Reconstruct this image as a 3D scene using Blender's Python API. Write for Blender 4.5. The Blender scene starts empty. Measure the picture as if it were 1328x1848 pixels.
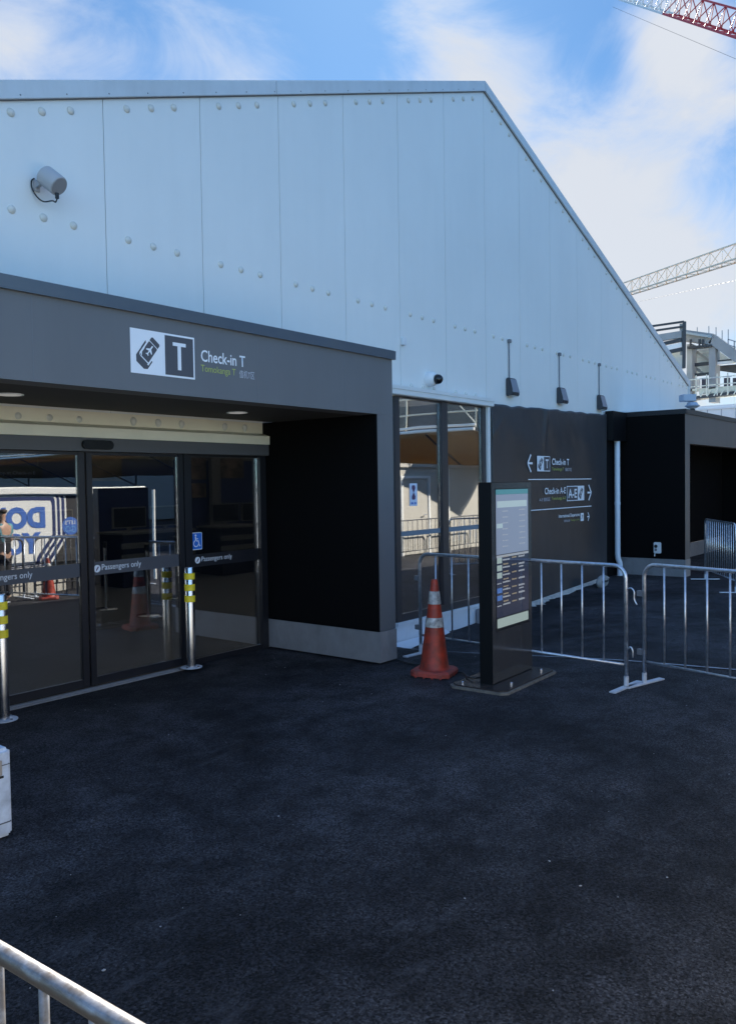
import bpy, bmesh, math, random
from mathutils import Vector, Matrix, noise
random.seed(7)
R = math.radians
scene = bpy.context.scene
COL = scene.collection

# ------------------------------------------------------------------ camera
YAW, PIT, ROLL = 0.90706, -0.03367, 0.01462
CAMH = 1.8
_f = Vector((math.sin(YAW)*math.cos(PIT), math.cos(YAW)*math.cos(PIT), math.sin(PIT)))
_r = Vector((math.cos(YAW), -math.sin(YAW), 0))
_d = _f.cross(_r)
_c, _s = math.cos(ROLL), math.sin(ROLL)
RV = _c*_r + _s*_d
DV = -_s*_r + _c*_d
cam_data = bpy.data.cameras.new("camera")
cam = bpy.data.objects.new("camera", cam_data)
COL.objects.link(cam)
m = Matrix((RV, -DV, -_f)).transposed().to_4x4()
m.translation = Vector((0, 0, CAMH))
cam.matrix_world = m
cam_data.sensor_fit = 'HORIZONTAL'
cam_data.sensor_width = 36
cam_data.lens = 1500/1328*36
cam_data.clip_start = 0.05
cam_data.clip_end = 2000
scene.camera = cam
scene.render.resolution_x, scene.render.resolution_y = 735, 1024

# ------------------------------------------------------------------ world
SUN_AZ, SUN_EL = R(53), R(36)
world = bpy.data.worlds.new("World"); scene.world = world
world.use_nodes = True
nt = world.node_tree; nt.nodes.clear()
def N(t, **k):
    n = nt.nodes.new(t)
    for a, b in k.items(): setattr(n, a, b)
    return n
L = lambda a, b: nt.links.new(a, b)
out = N('ShaderNodeOutputWorld'); bg = N('ShaderNodeBackground'); L(bg.outputs[0], out.inputs[0])
sky = N('ShaderNodeTexSky', sky_type='NISHITA', sun_disc=False, sun_elevation=SUN_EL, sun_rotation=SUN_AZ,
        air_density=1.0, dust_density=0.15, ozone_density=3.5, altitude=0)
tc = N('ShaderNodeTexCoord')
def math_(op, a, b=None, c=None, clamp=False):
    n = N('ShaderNodeMath', operation=op, use_clamp=clamp)
    for i, v in enumerate((a, b, c)):
        if v is None: continue
        if isinstance(v, (int, float)): n.inputs[i].default_value = v
        else: L(v, n.inputs[i])
    return n.outputs[0]
mp = N('ShaderNodeMapping'); mp.inputs['Rotation'].default_value = (0.3, 0.2, 0.5); mp.inputs['Scale'].default_value = (1.0, 1.6, 2.6)
L(tc.outputs['Generated'], mp.inputs[0])
n1 = N('ShaderNodeTexNoise'); n1.inputs['Scale'].default_value = 3.2; n1.inputs['Detail'].default_value = 12; n1.inputs['Roughness'].default_value = 0.60; n1.inputs['Distortion'].default_value = 0.9
L(mp.outputs[0], n1.inputs['Vector'])
n2 = N('ShaderNodeTexNoise'); n2.inputs['Scale'].default_value = 9; n2.inputs['Detail'].default_value = 8; n2.inputs['Roughness'].default_value = 0.6
L(mp.outputs[0], n2.inputs['Vector'])
# where the clouds stand in the sky: direction, angular radius (rad), weight
blobs = [((.4534,.7811,.4293), .055, .75), ((.4334,.7911,.4393), .06, .55), ((.5249,.7379,.4303), .03, .35), ((.5849,.6779,.4453), .055, .75), ((.6416,.631,.4300), .035, .50),
         ((.7272,.4896,.4812), .055, .45), ((.7621,.4743,.4539), .06, .50), ((.7921,.4443,.4139), .07, .55), ((.8354,.4197,.3549), .10, .45), ((.8866,.3346,.3194), .07, .40),
         ((.893,.3622,.2671), .12, .70), ((.9455,.283,.1612), .20, 1.5), ((.8504,.294,.4553), .045, .85), ((.8604,.264,.4303), .05, .65), ((.8948,.251,.3691), .045, .55), ((.9028,.3051,.3191), .03, .2),
         ((.8084,.3801,.4494), .05, -.45), ((.914,.2454,.3232), .05, -.35), ((.6616,.551,.5053), .13, -.35), ((.8340,.3201,.4094), .03, -.3), ((-.72,-.62,.30), 1.0, .30)]  # last blob: cloud cover added behind the camera to whiten the wall's light
tot = None
for d_, rad, w_ in blobs:
    v = Vector(d_).normalized()
    dp = N('ShaderNodeVectorMath', operation='DOT_PRODUCT'); L(tc.outputs['Generated'], dp.inputs[0]); dp.inputs[1].default_value = v
    # exp(-(2(1-dot))/rad^2)
    e = math_('MULTIPLY', math_('SUBTRACT', dp.outputs['Value'], 1.0), 2.0/(rad*rad))
    g = math_('MULTIPLY', math_('EXPONENT', e), w_)
    tot = g if tot is None else math_('ADD', tot, g)
dens = math_('ADD', math_('MULTIPLY', math_('SUBTRACT', n1.outputs['Fac'], 0.5), 3.2), tot)
dens = math_('ADD', dens, math_('MULTIPLY', math_('SUBTRACT', n2.outputs['Fac'], 0.5), 0.45))
mr = N('ShaderNodeMapRange', interpolation_type='SMOOTHSTEP'); mr.inputs['From Min'].default_value = 0.0; mr.inputs['From Max'].default_value = 1.7; mr.inputs['To Max'].default_value = .92
L(dens, mr.inputs['Value'])
# cloud tone: whiter on thin lit edges, greyer in thick parts
cr = N('ShaderNodeValToRGB'); cr.color_ramp.elements[0].position = 0.2; cr.color_ramp.elements[0].color = (8.2, 8.7, 9.6, 1)
cr.color_ramp.elements[1].position = 1.0; cr.color_ramp.elements[1].color = (7.2, 7.45, 7.9, 1)
mr2 = N('ShaderNodeMapRange'); mr2.inputs['From Min'].default_value = 0.2; mr2.inputs['From Max'].default_value = 1.4; L(dens, mr2.inputs['Value'])
L(mr2.outputs[0], cr.inputs[0])
mx = N('ShaderNodeMix', data_type='RGBA'); L(mr.outputs[0], mx.inputs['Factor'])
tint = N('ShaderNodeMix', data_type='RGBA', blend_type='MULTIPLY'); tint.inputs['Factor'].default_value = 1
tint.inputs['B'].default_value = (0.64, 0.95, 1.14, 1)
L(sky.outputs[0], tint.inputs['A'])
L(tint.outputs['Result'], mx.inputs['A']); L(cr.outputs[0], mx.inputs['B'])
# made-up gain: sky dimmed around the sun, full opposite to light the gable
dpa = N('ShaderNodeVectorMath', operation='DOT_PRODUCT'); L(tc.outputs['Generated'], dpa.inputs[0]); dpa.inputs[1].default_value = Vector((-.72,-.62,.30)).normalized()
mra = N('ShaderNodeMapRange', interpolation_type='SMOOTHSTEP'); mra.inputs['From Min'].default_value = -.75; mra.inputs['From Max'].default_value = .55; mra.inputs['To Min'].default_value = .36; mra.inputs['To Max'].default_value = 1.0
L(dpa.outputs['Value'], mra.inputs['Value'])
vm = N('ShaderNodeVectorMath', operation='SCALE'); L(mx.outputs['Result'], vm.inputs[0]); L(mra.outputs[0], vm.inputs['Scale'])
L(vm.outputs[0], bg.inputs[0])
bg.inputs[1].default_value = 0.10

sd = bpy.data.lights.new("sun", 'SUN'); sd.energy = 5.0; sd.angle = R(0.5); sd.color = (1.0, 0.93, 0.82)
sun = bpy.data.objects.new("sun", sd); COL.objects.link(sun)
sdir = Vector((math.sin(SUN_AZ)*math.cos(SUN_EL), math.cos(SUN_AZ)*math.cos(SUN_EL), math.sin(SUN_EL)))
sun.rotation_euler = sdir.to_track_quat('Z', 'Y').to_euler()
scene.view_settings.view_transform = 'Standard'; scene.view_settings.look = 'None'
scene.view_settings.exposure = 1.56; scene.view_settings.gamma = 1.0
scene.render.engine = 'CYCLES'
scene.cycles.max_bounces = 10; scene.cycles.transparent_max_bounces = 16
scene.cycles.glossy_bounces = 6

# ------------------------------------------------------------------ helpers
def ray(px, py):
    return RV*((px-664)/1500) + DV*((py-924)/1500) + _f
def atx(px, py, X):            # where a far thing stands on the plane x = X
    r = ray(px, py); return Vector((0, 0, CAMH)) + r*(X/r.x)

class MB:
    def __init__(s): s.v = []; s.f = []
    def add(s, vs, fs):
        o = len(s.v); s.v += [tuple(v) for v in vs]; s.f += [tuple(i+o for i in f) for f in fs]; return s
    def box(s, x0, x1, y0, y1, z0, z1):
        return s.add([(x0,y0,z0),(x1,y0,z0),(x1,y1,z0),(x0,y1,z0),(x0,y0,z1),(x1,y0,z1),(x1,y1,z1),(x0,y1,z1)],
                     [(0,3,2,1),(4,5,6,7),(0,1,5,4),(1,2,6,5),(2,3,7,6),(3,0,4,7)])
    def obox(s, c, ax, ay, az):       # oriented box: centre and three half-axis vectors
        c = Vector(c); vs = []
        for k in (-1, 1):
            for i, j in ((-1,-1),(1,-1),(1,1),(-1,1)): vs.append(c+ax*i+ay*j+az*k)
        return s.add(vs, [(0,3,2,1),(4,5,6,7),(0,1,5,4),(1,2,6,5),(2,3,7,6),(3,0,4,7)])
    def beam(s, a, b, w, h=None):     # square bar between two points
        a, b = Vector(a), Vector(b); d = (b-a); l = d.length; d.normalize(); h = h or w
        up = Vector((0,0,1)) if abs(d.z) < .95 else Vector((1,0,0))
        u = d.cross(up).normalized(); v = u.cross(d)
        return s.obox((a+b)/2, d*l/2, u*w/2, v*h/2)
    def tube(s, pts, r, n=10, cap=True):
        pts = [Vector(p) for p in pts]; k = len(pts)
        t0 = (pts[1]-pts[0]).normalized(); up = Vector((0,0,1)) if abs(t0.z) < .9 else Vector((1,0,0))
        u = t0.cross(up).normalized(); vs = []
        for i, p in enumerate(pts):
            t = (pts[min(i+1,k-1)]-pts[max(i-1,0)]).normalized()
            u = (u-t*u.dot(t)).normalized(); w = t.cross(u)
            rr = r[i] if isinstance(r, (list,tuple)) else r
            vs += [p+(u*math.cos(2*math.pi*j/n)+w*math.sin(2*math.pi*j/n))*rr for j in range(n)]
        fs = [(i*n+j, i*n+(j+1)%n, (i+1)*n+(j+1)%n, (i+1)*n+j) for i in range(k-1) for j in range(n)]
        if cap: fs += [tuple(range(n))[::-1], tuple(range((k-1)*n, k*n))]
        return s.add(vs, fs)
    def prism_y(s, poly, y0, y1):     # polygon in x,z extruded along y
        n = len(poly)
        vs = [(x,y0,z) for x,z in poly]+[(x,y1,z) for x,z in poly]
        return s.add(vs, [tuple(range(n)), tuple(range(n,2*n))[::-1]]+[(i,i+n,(i+1)%n+n,(i+1)%n) for i in range(n)])
    def prism_x(s, poly, x0, x1):     # polygon in y,z extruded along x
        n = len(poly)
        vs = [(x0,y,z) for y,z in poly]+[(x1,y,z) for y,z in poly]
        return s.add(vs, [tuple(range(n)), tuple(range(n,2*n))[::-1]]+[(i,i+n,(i+1)%n+n,(i+1)%n) for i in range(n)])
    def lathe(s, prof, n=24, c=(0,0,0), axis='z'):
        vs = []
        for r_, z in prof:
            for j in range(n):
                a = 2*math.pi*j/n; p = (r_*math.cos(a), r_*math.sin(a), z)
                if axis == 'y': p = (p[0], p[2], p[1])
                if axis == 'x': p = (p[2], p[0], p[1])
                vs.append((p[0]+c[0], p[1]+c[1], p[2]+c[2]))
        k = len(prof)
        return s.add(vs, [(i*n+j, i*n+(j+1)%n, (i+1)*n+(j+1)%n, (i+1)*n+j) for i in range(k-1) for j in range(n)]+[tuple(range(n))[::-1], tuple(range((k-1)*n,k*n))])
    def build(s, name, mat, parent=None, smooth=False, bevel=0, seg=2):
        me = bpy.data.meshes.new(name); me.from_pydata(s.v, [], s.f); me.validate()
        bm = bmesh.new(); bm.from_mesh(me)
        bmesh.ops.recalc_face_normals(bm, faces=bm.faces)
        if bevel:
            es = [e for e in bm.edges if len(e.link_faces) == 2 and e.calc_face_angle(0) > .5]
            bmesh.ops.bevel(bm, geom=es, offset=bevel, segments=seg, affect='EDGES', clamp_overlap=True)
        bm.to_mesh(me); bm.free()
        if smooth:
            for p in me.polygons: p.use_smooth = True
            if smooth != 2:
                try: me.set_sharp_from_angle(angle=R(38))
                except Exception: pass
        me.materials.append(mat)
        o = bpy.data.objects.new(name, me); COL.objects.link(o)
        if parent: o.parent = parent
        return o

def tag(o, label=None, cat=None, group=None, kind=None):
    if label: o['label'] = label
    if cat: o['category'] = cat
    if group: o['group'] = group
    if kind: o['kind'] = kind
    return o
def thing(name, label, cat, loc=(0,0,0), rz=0, group=None):
    o = bpy.data.objects.new(name, None); o.empty_display_size = .2; COL.objects.link(o)
    o.location = loc; o.rotation_euler = (0,0,rz); return tag(o, label, cat, group)
def copy_tree(o, parent=None):
    c = o.copy(); COL.objects.link(c); c.parent = parent
    for ch in [x for x in bpy.data.objects if x.parent == o]: copy_tree(ch, c)
    return c
def text(s, x0, x1, z0, z1, y, mat, parent=None, name='lettering', flip=False, bold=0.0, depth=.0015):
    """letters on a wall facing -y (flip: facing +y), fitted to the box x0..x1, z0..z1"""
    cu = bpy.data.curves.new('t', 'FONT'); cu.body = s; cu.size = 1; cu.offset = bold; cu.resolution_u = 3
    to = bpy.data.objects.new('t', cu); COL.objects.link(to)
    dg = bpy.context.evaluated_depsgraph_get(); dg.update()
    me = bpy.data.meshes.new_from_object(to.evaluated_get(dg))
    bpy.data.objects.remove(to); bpy.data.curves.remove(cu)
    me.name = name
    xs = [v.co.x for v in me.vertices]; ys = [v.co.y for v in me.vertices]
    if not xs: return None
    ax, bx, ay, by = min(xs), max(xs), min(ys), max(ys)
    for v in me.vertices:
        u = (v.co.x-ax)/(bx-ax); w = (v.co.y-ay)/(by-ay)
        x = (x1-u*(x1-x0)) if flip else (x0+u*(x1-x0))
        v.co = (x, y, z0+w*(z1-z0))
    me.materials.clear(); me.materials.append(mat)
    o = bpy.data.objects.new(name, me); COL.objects.link(o)
    if parent: o.parent = parent
    return o

# ------------------------------------------------------------------ materials
def mat(name, col, rough=.5, metal=0, spec=.5, bump=0, bscale=30, var=0, vscale=3, emis=None, es=0, coat=0, vcol=None, detail=6, stretch=None):
    mt = bpy.data.materials.new(name); mt.use_nodes = True; t = mt.node_tree
    b = t.nodes['Principled BSDF']
    b.inputs['Base Color'].default_value = (*col, 1); b.inputs['Roughness'].default_value = rough
    b.inputs['Metallic'].default_value = metal; b.inputs['Specular IOR Level'].default_value = spec
    b.inputs['Coat Weight'].default_value = coat
    tcn = t.nodes.new('ShaderNodeTexCoord'); src = tcn.outputs['Object']
    if stretch:
        mpn = t.nodes.new('ShaderNodeMapping'); mpn.inputs['Scale'].default_value = stretch; t.links.new(src, mpn.inputs[0]); src = mpn.outputs[0]
    if var:
        nz = t.nodes.new('ShaderNodeTexNoise'); nz.inputs['Scale'].default_value = vscale; nz.inputs['Detail'].default_value = detail; nz.inputs['Roughness'].default_value = .6
        t.links.new(src, nz.inputs['Vector'])
        rp = t.nodes.new('ShaderNodeValToRGB'); rp.color_ramp.elements[0].position = .32; rp.color_ramp.elements[1].position = .7
        c2 = vcol or tuple(c*(1-var) for c in col)
        rp.color_ramp.elements[0].color = (*c2, 1); rp.color_ramp.elements[1].color = (*[min(1, c*(1+var*.4)) for c in col], 1)
        t.links.new(nz.outputs['Fac'], rp.inputs[0]); t.links.new(rp.outputs[0], b.inputs['Base Color'])
        mrn = t.nodes.new('ShaderNodeMapRange'); mrn.inputs['To Min'].default_value = max(0, rough-.08); mrn.inputs['To Max'].default_value = min(1, rough+.1)
        t.links.new(nz.outputs['Fac'], mrn.inputs['Value']); t.links.new(mrn.outputs[0], b.inputs['Roughness'])
    if bump:
        nb = t.nodes.new('ShaderNodeTexNoise'); nb.inputs['Scale'].default_value = bscale; nb.inputs['Detail'].default_value = 5
        t.links.new(src, nb.inputs['Vector'])
        bn = t.nodes.new('ShaderNodeBump'); bn.inputs['Strength'].default_value = 1; bn.inputs['Distance'].default_value = bump
        t.links.new(nb.outputs['Fac'], bn.inputs['Height']); t.links.new(bn.outputs[0], b.inputs['Normal'])
    if emis:
        b.inputs['Emission Color'].default_value = (*emis, 1); b.inputs['Emission Strength'].default_value = es
    return mt
M = {}
M['panel'] = mat('tent panel', (.79,.80,.78), .5, bump=.004, bscale=1.1, var=.035, vscale=.8)
M['trim'] = mat('verge trim', (.60,.64,.67), .38, var=.04, vscale=2)
M['gap'] = mat('joint shadow gap', (.16,.17,.18), .8)
M['cap'] = mat('plastic fastener cap', (.64,.63,.58), .4)
M['roof'] = mat('roof membrane', (.7,.72,.73), .5)
M['lintelw'] = mat('white lintel steel', (.74,.75,.74), .4, var=.05, vscale=4)
M['cream'] = mat('cream lintel steel', (.86,.80,.64), .42, var=.06, vscale=3)
M['plinth'] = mat('white base beam', (.70,.76,.82), .4, var=.10, vscale=3)
M['frame'] = mat('dark window frame', (.045,.042,.045), .42, var=.1, vscale=5)
M['doorframe'] = mat('anodised door frame', (.022,.022,.026), .35, metal=.3)
M['header'] = mat('door header', (.10,.10,.108), .45, var=.05, vscale=3)
M['fascia'] = mat('grey fascia vinyl', (.138,.143,.152), .5, bump=.002, bscale=2.0, var=.05, vscale=1.2)
M['capflash'] = mat('fascia cap flashing', (.075,.095,.125), .3, spec=.7, var=.08, vscale=1.5)
M['blackpanel'] = mat('matt black panel', (.0035,.0032,.0035), .8, spec=.12, var=.2, vscale=3)
M['soffit'] = mat('dark soffit', (.045,.04,.036), .7, var=.2, vscale=4)
M['kick'] = mat('brushed kick plate', (.29,.29,.30), .45, metal=.2, var=.12, vscale=5)
M['white'] = mat('white vinyl', (.80,.82,.86), .45)
M['ink'] = mat('charcoal vinyl', (.075,.076,.088), .5)
M['green'] = mat('green vinyl', (.42,.48,.12), .5)
M['greyvinyl'] = mat('pale grey vinyl', (.50,.52,.58), .5)
M['banner'] = mat('black banner vinyl', (.036,.036,.040), .42, spec=.6, bump=.006, bscale=1.6, var=.12, vscale=1.5)
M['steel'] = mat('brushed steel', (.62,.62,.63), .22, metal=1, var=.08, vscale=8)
M['galv'] = mat('galvanised tube', (.62,.65,.70), .30, metal=.85, var=.30, vscale=22, bump=.0006, bscale=90)
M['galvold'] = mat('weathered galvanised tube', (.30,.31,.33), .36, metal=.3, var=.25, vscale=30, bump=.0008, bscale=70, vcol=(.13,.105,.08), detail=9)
M['silhouettebar'] = mat('silhouette tube', (.06,.06,.065), .5)  # galvanised tube blackened so the reflected barriers read as silhouettes
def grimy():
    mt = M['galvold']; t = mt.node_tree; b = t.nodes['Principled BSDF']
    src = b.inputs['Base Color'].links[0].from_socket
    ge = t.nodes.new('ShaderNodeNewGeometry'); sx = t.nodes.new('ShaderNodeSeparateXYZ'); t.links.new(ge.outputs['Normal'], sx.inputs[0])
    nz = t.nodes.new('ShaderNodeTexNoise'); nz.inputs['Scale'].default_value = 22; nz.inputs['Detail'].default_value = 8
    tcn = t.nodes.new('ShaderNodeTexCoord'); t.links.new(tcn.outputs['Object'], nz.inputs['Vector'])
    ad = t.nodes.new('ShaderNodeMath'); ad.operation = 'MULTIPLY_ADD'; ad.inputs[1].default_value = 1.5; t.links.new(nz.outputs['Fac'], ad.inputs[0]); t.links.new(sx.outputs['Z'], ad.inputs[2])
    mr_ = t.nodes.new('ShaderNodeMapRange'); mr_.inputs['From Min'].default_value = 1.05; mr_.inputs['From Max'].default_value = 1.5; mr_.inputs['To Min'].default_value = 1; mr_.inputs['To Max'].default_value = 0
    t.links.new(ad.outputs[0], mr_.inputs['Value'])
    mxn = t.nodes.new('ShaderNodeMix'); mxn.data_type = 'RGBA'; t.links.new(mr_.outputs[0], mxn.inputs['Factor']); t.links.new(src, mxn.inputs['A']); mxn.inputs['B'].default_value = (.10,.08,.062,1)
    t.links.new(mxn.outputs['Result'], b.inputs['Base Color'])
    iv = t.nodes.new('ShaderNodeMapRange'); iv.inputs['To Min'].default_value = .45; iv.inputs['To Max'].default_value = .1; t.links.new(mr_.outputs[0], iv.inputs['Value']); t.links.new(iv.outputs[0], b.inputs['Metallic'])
grimy()
M['galvwhite'] = mat('pale galvanised foot', (.58,.62,.68), .5, metal=.2, var=.2, vscale=14)
M['yellow'] = mat('yellow reflective band', (.95,.72,.03), .45, var=.1, vscale=30)
M['orange'] = mat('cone orange', (.42,.042,.018), .5, var=.45, vscale=9, vcol=(.13,.022,.014), detail=9)
M['orangeb'] = mat('cone base orange', (.42,.055,.035), .6, var=.45, vscale=12, vcol=(.15,.04,.032), detail=9)
M['conewhite'] = mat('dirty reflective collar', (.50,.49,.46), .45, var=.75, vscale=14, vcol=(.08,.075,.07), detail=9)
M['kioskside'] = mat('kiosk black', (.004,.004,.005), .45, spec=.3)
M['kioskface'] = mat('kiosk glossy face', (.050,.047,.045), .14, metal=.0, spec=.8, var=.05)
M['kioskbase'] = mat('kiosk base plate', (.10,.085,.08), .22, metal=.6, var=.1)
M['grout'] = mat('mortar bed', (.17,.16,.14), .9, var=.4, vscale=25, bump=.01, bscale=60)
M['lamp'] = mat('black lamp housing', (.030,.033,.042), .42, spec=.6)
M['lampfront_lit'] = mat('lit lamp front', (.22,.24,.29), .3, spec=.7)  # paler than the housing: light on the front put into the colour
M['conduit'] = mat('grey conduit', (.17,.18,.20), .45)
M['camgrey'] = mat('pale grey housing', (.40,.40,.41), .4)
M['cable'] = mat('black cable', (.012,.012,.014), .5)
M['pvc'] = mat('white drain pipe', (.66,.72,.80), .38, var=.06, vscale=5)
M['annexgrey'] = mat('annex grey cladding', (.135,.125,.118), .55, var=.05, vscale=1)
M['annexcap'] = mat('annex cap', (.075,.07,.066), .5)
M['box'] = mat('white plastic box', (.72,.74,.76), .4)
M['scuff'] = mat('scuffed white block', (.60,.66,.74), .55, var=.45, vscale=7, vcol=(.36,.39,.44), detail=10, bump=.002, bscale=30)
M['buff'] = mat('buff insert', (.36,.31,.26), .6, var=.2)
M['offwhite'] = mat('ragged sealing strip', (.50,.48,.43), .8, var=.35, vscale=10, bump=.01, bscale=30)
M['bag'] = mat('grey sandbag', (.26,.27,.27), .8, var=.3, vscale=9)
M['crane_c'] = mat('cream crane paint', (.95,.76,.55), .5)
M['crane_w'] = mat('white crane paint', (.75,.76,.75), .5)
M['crane_r'] = mat('red crane paint', (.50,.05,.055), .5)
M['cranebrace'] = mat('grey crane braces', (.42,.42,.42), .5)
M['steelgrey'] = mat('primed structural steel', (.34,.35,.34), .6, var=.15, vscale=.6)
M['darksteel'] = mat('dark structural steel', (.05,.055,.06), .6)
M['deck'] = mat('pale roof decking', (.42,.48,.48), .5, stretch=(1,1,1), var=.08, vscale=.8)
M['cladw'] = mat('cream white cladding', (.95,.92,.85), .6, var=.04, vscale=.4)
M['railcream'] = mat('cream rail paint', (.74,.72,.58), .5)
M['dishblue'] = mat('grey blue housing', (.36,.42,.52), .4)
M['navy'] = mat('navy panel', (.012,.016,.045), .5)
M['hall_floor'] = mat('hall floor', (.16,.16,.16), .35, var=.2, vscale=3)
M['hallwall'] = mat('hall wall', (.03,.035,.06), .7)
M['hallblue'] = mat('hall blue wall', (.02,.035,.12), .6)
M['counter'] = mat('counter laminate', (.20,.19,.17), .5)
M['screen_off'] = mat('dark monitor', (.03,.03,.035), .25)
M['print'] = mat('floral wall print', (.22,.15,.10), .6, var=.9, vscale=4, vcol=(.02,.018,.015), detail=10)
M['hoardblack'] = mat('black hoarding', (.035,.034,.034), .55, var=.3, vscale=2)
M['hoardwhite'] = mat('white hoarding', (.90,.89,.84), .5)
M['hoardblue'] = mat('hoarding blue', (.07,.17,.52), .5)
M['hoardnavy'] = mat('hoarding navy', (.02,.035,.12), .5)
M['doorbeige'] = mat('beige container door', (.58,.54,.46), .5, var=.05, vscale=2)
M['backdrop'] = mat('terminal cladding', (.04,.05,.07), .4)
M['skin'] = mat('skin', (.45,.27,.19), .5)
M['teal'] = mat('teal shirt', (.10,.26,.30), .8, var=.3, vscale=9)
M['darkcloth'] = mat('dark trousers', (.02,.02,.025), .8)
M['hair'] = mat('brown hair', (.06,.04,.025), .7)
M['paint'] = mat('white ground line paint', (.50,.53,.57), .7, var=.5, vscale=9, vcol=(.16,.17,.19), detail=10)
M['chip'] = mat('pale stone chips', (.32,.32,.33), .8)
M['lampglow'] = mat('downlight diffuser', (.7,.7,.68), .5, emis=(1,.97,.9), es=.07)
M['blue_sign'] = mat('blue access sign', (.02,.16,.62), .4)
M['purple'] = mat('plum vinyl', (.10,.05,.12), .5)

def glass_mat(name, refl, tint, pow_=3.0):
    mt = bpy.data.materials.new(name); mt.use_nodes = True; t = mt.node_tree; t.nodes.clear()
    o = t.nodes.new('ShaderNodeOutputMaterial'); mxs = t.nodes.new('ShaderNodeMixShader')
    tr = t.nodes.new('ShaderNodeBsdfTransparent'); tr.inputs[0].default_value = (*tint, 1)
    gl = t.nodes.new('ShaderNodeBsdfGlossy'); gl.inputs['Roughness'].default_value = 0.0; gl.inputs['Color'].default_value = (.95,.97,1,1)
    lw = t.nodes.new('ShaderNodeLayerWeight'); lw.inputs[0].default_value = .35
    mrn = t.nodes.new('ShaderNodeMapRange'); mrn.inputs['To Min'].default_value = refl; mrn.inputs['To Max'].default_value = min(1, refl+.45)
    t.links.new(lw.outputs['Fresnel'], mrn.inputs['Value'])
    nb = t.nodes.new('ShaderNodeTexNoise'); nb.inputs['Scale'].default_value = 1.1; nb.inputs['Detail'].default_value = 1
    tcn = t.nodes.new('ShaderNodeTexCoord'); t.links.new(tcn.outputs['Object'], nb.inputs['Vector'])
    bn = t.nodes.new('ShaderNodeBump'); bn.inputs['Distance'].default_value = .0012; t.links.new(nb.outputs['Fac'], bn.inputs['Height'])
    t.links.new(bn.outputs[0], gl.inputs['Normal'])
    t.links.new(mrn.outputs[0], mxs.inputs[0]); t.links.new(tr.outputs[0], mxs.inputs[1]); t.links.new(gl.outputs[0], mxs.inputs[2]); t.links.new(mxs.outputs[0], o.inputs[0])
    return mt
M['glass'] = glass_mat('door glass', .20, (.72,.74,.76))
M['glass2'] = glass_mat('window glass', .30, (.68,.70,.72))

def membrane(name, col, tcol, f):
    mt = mat(name, col, .7); t = mt.node_tree; b = t.nodes['Principled BSDF']; o = t.nodes['Material Output']
    tl = t.nodes.new('ShaderNodeBsdfTranslucent'); tl.inputs[0].default_value = (*tcol, 1)
    mxs = t.nodes.new('ShaderNodeMixShader'); mxs.inputs[0].default_value = f
    t.links.new(b.outputs[0], mxs.inputs[1]); t.links.new(tl.outputs[0], mxs.inputs[2]); t.links.new(mxs.outputs[0], o.inputs[0]); return mt
M['roof'] = membrane('translucent roof membrane', (.7,.72,.73), (.6,.58,.54), .60)
M['canvas'] = membrane('brown canopy canvas', (.34,.25,.13), (.40,.28,.13), .30)

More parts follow.
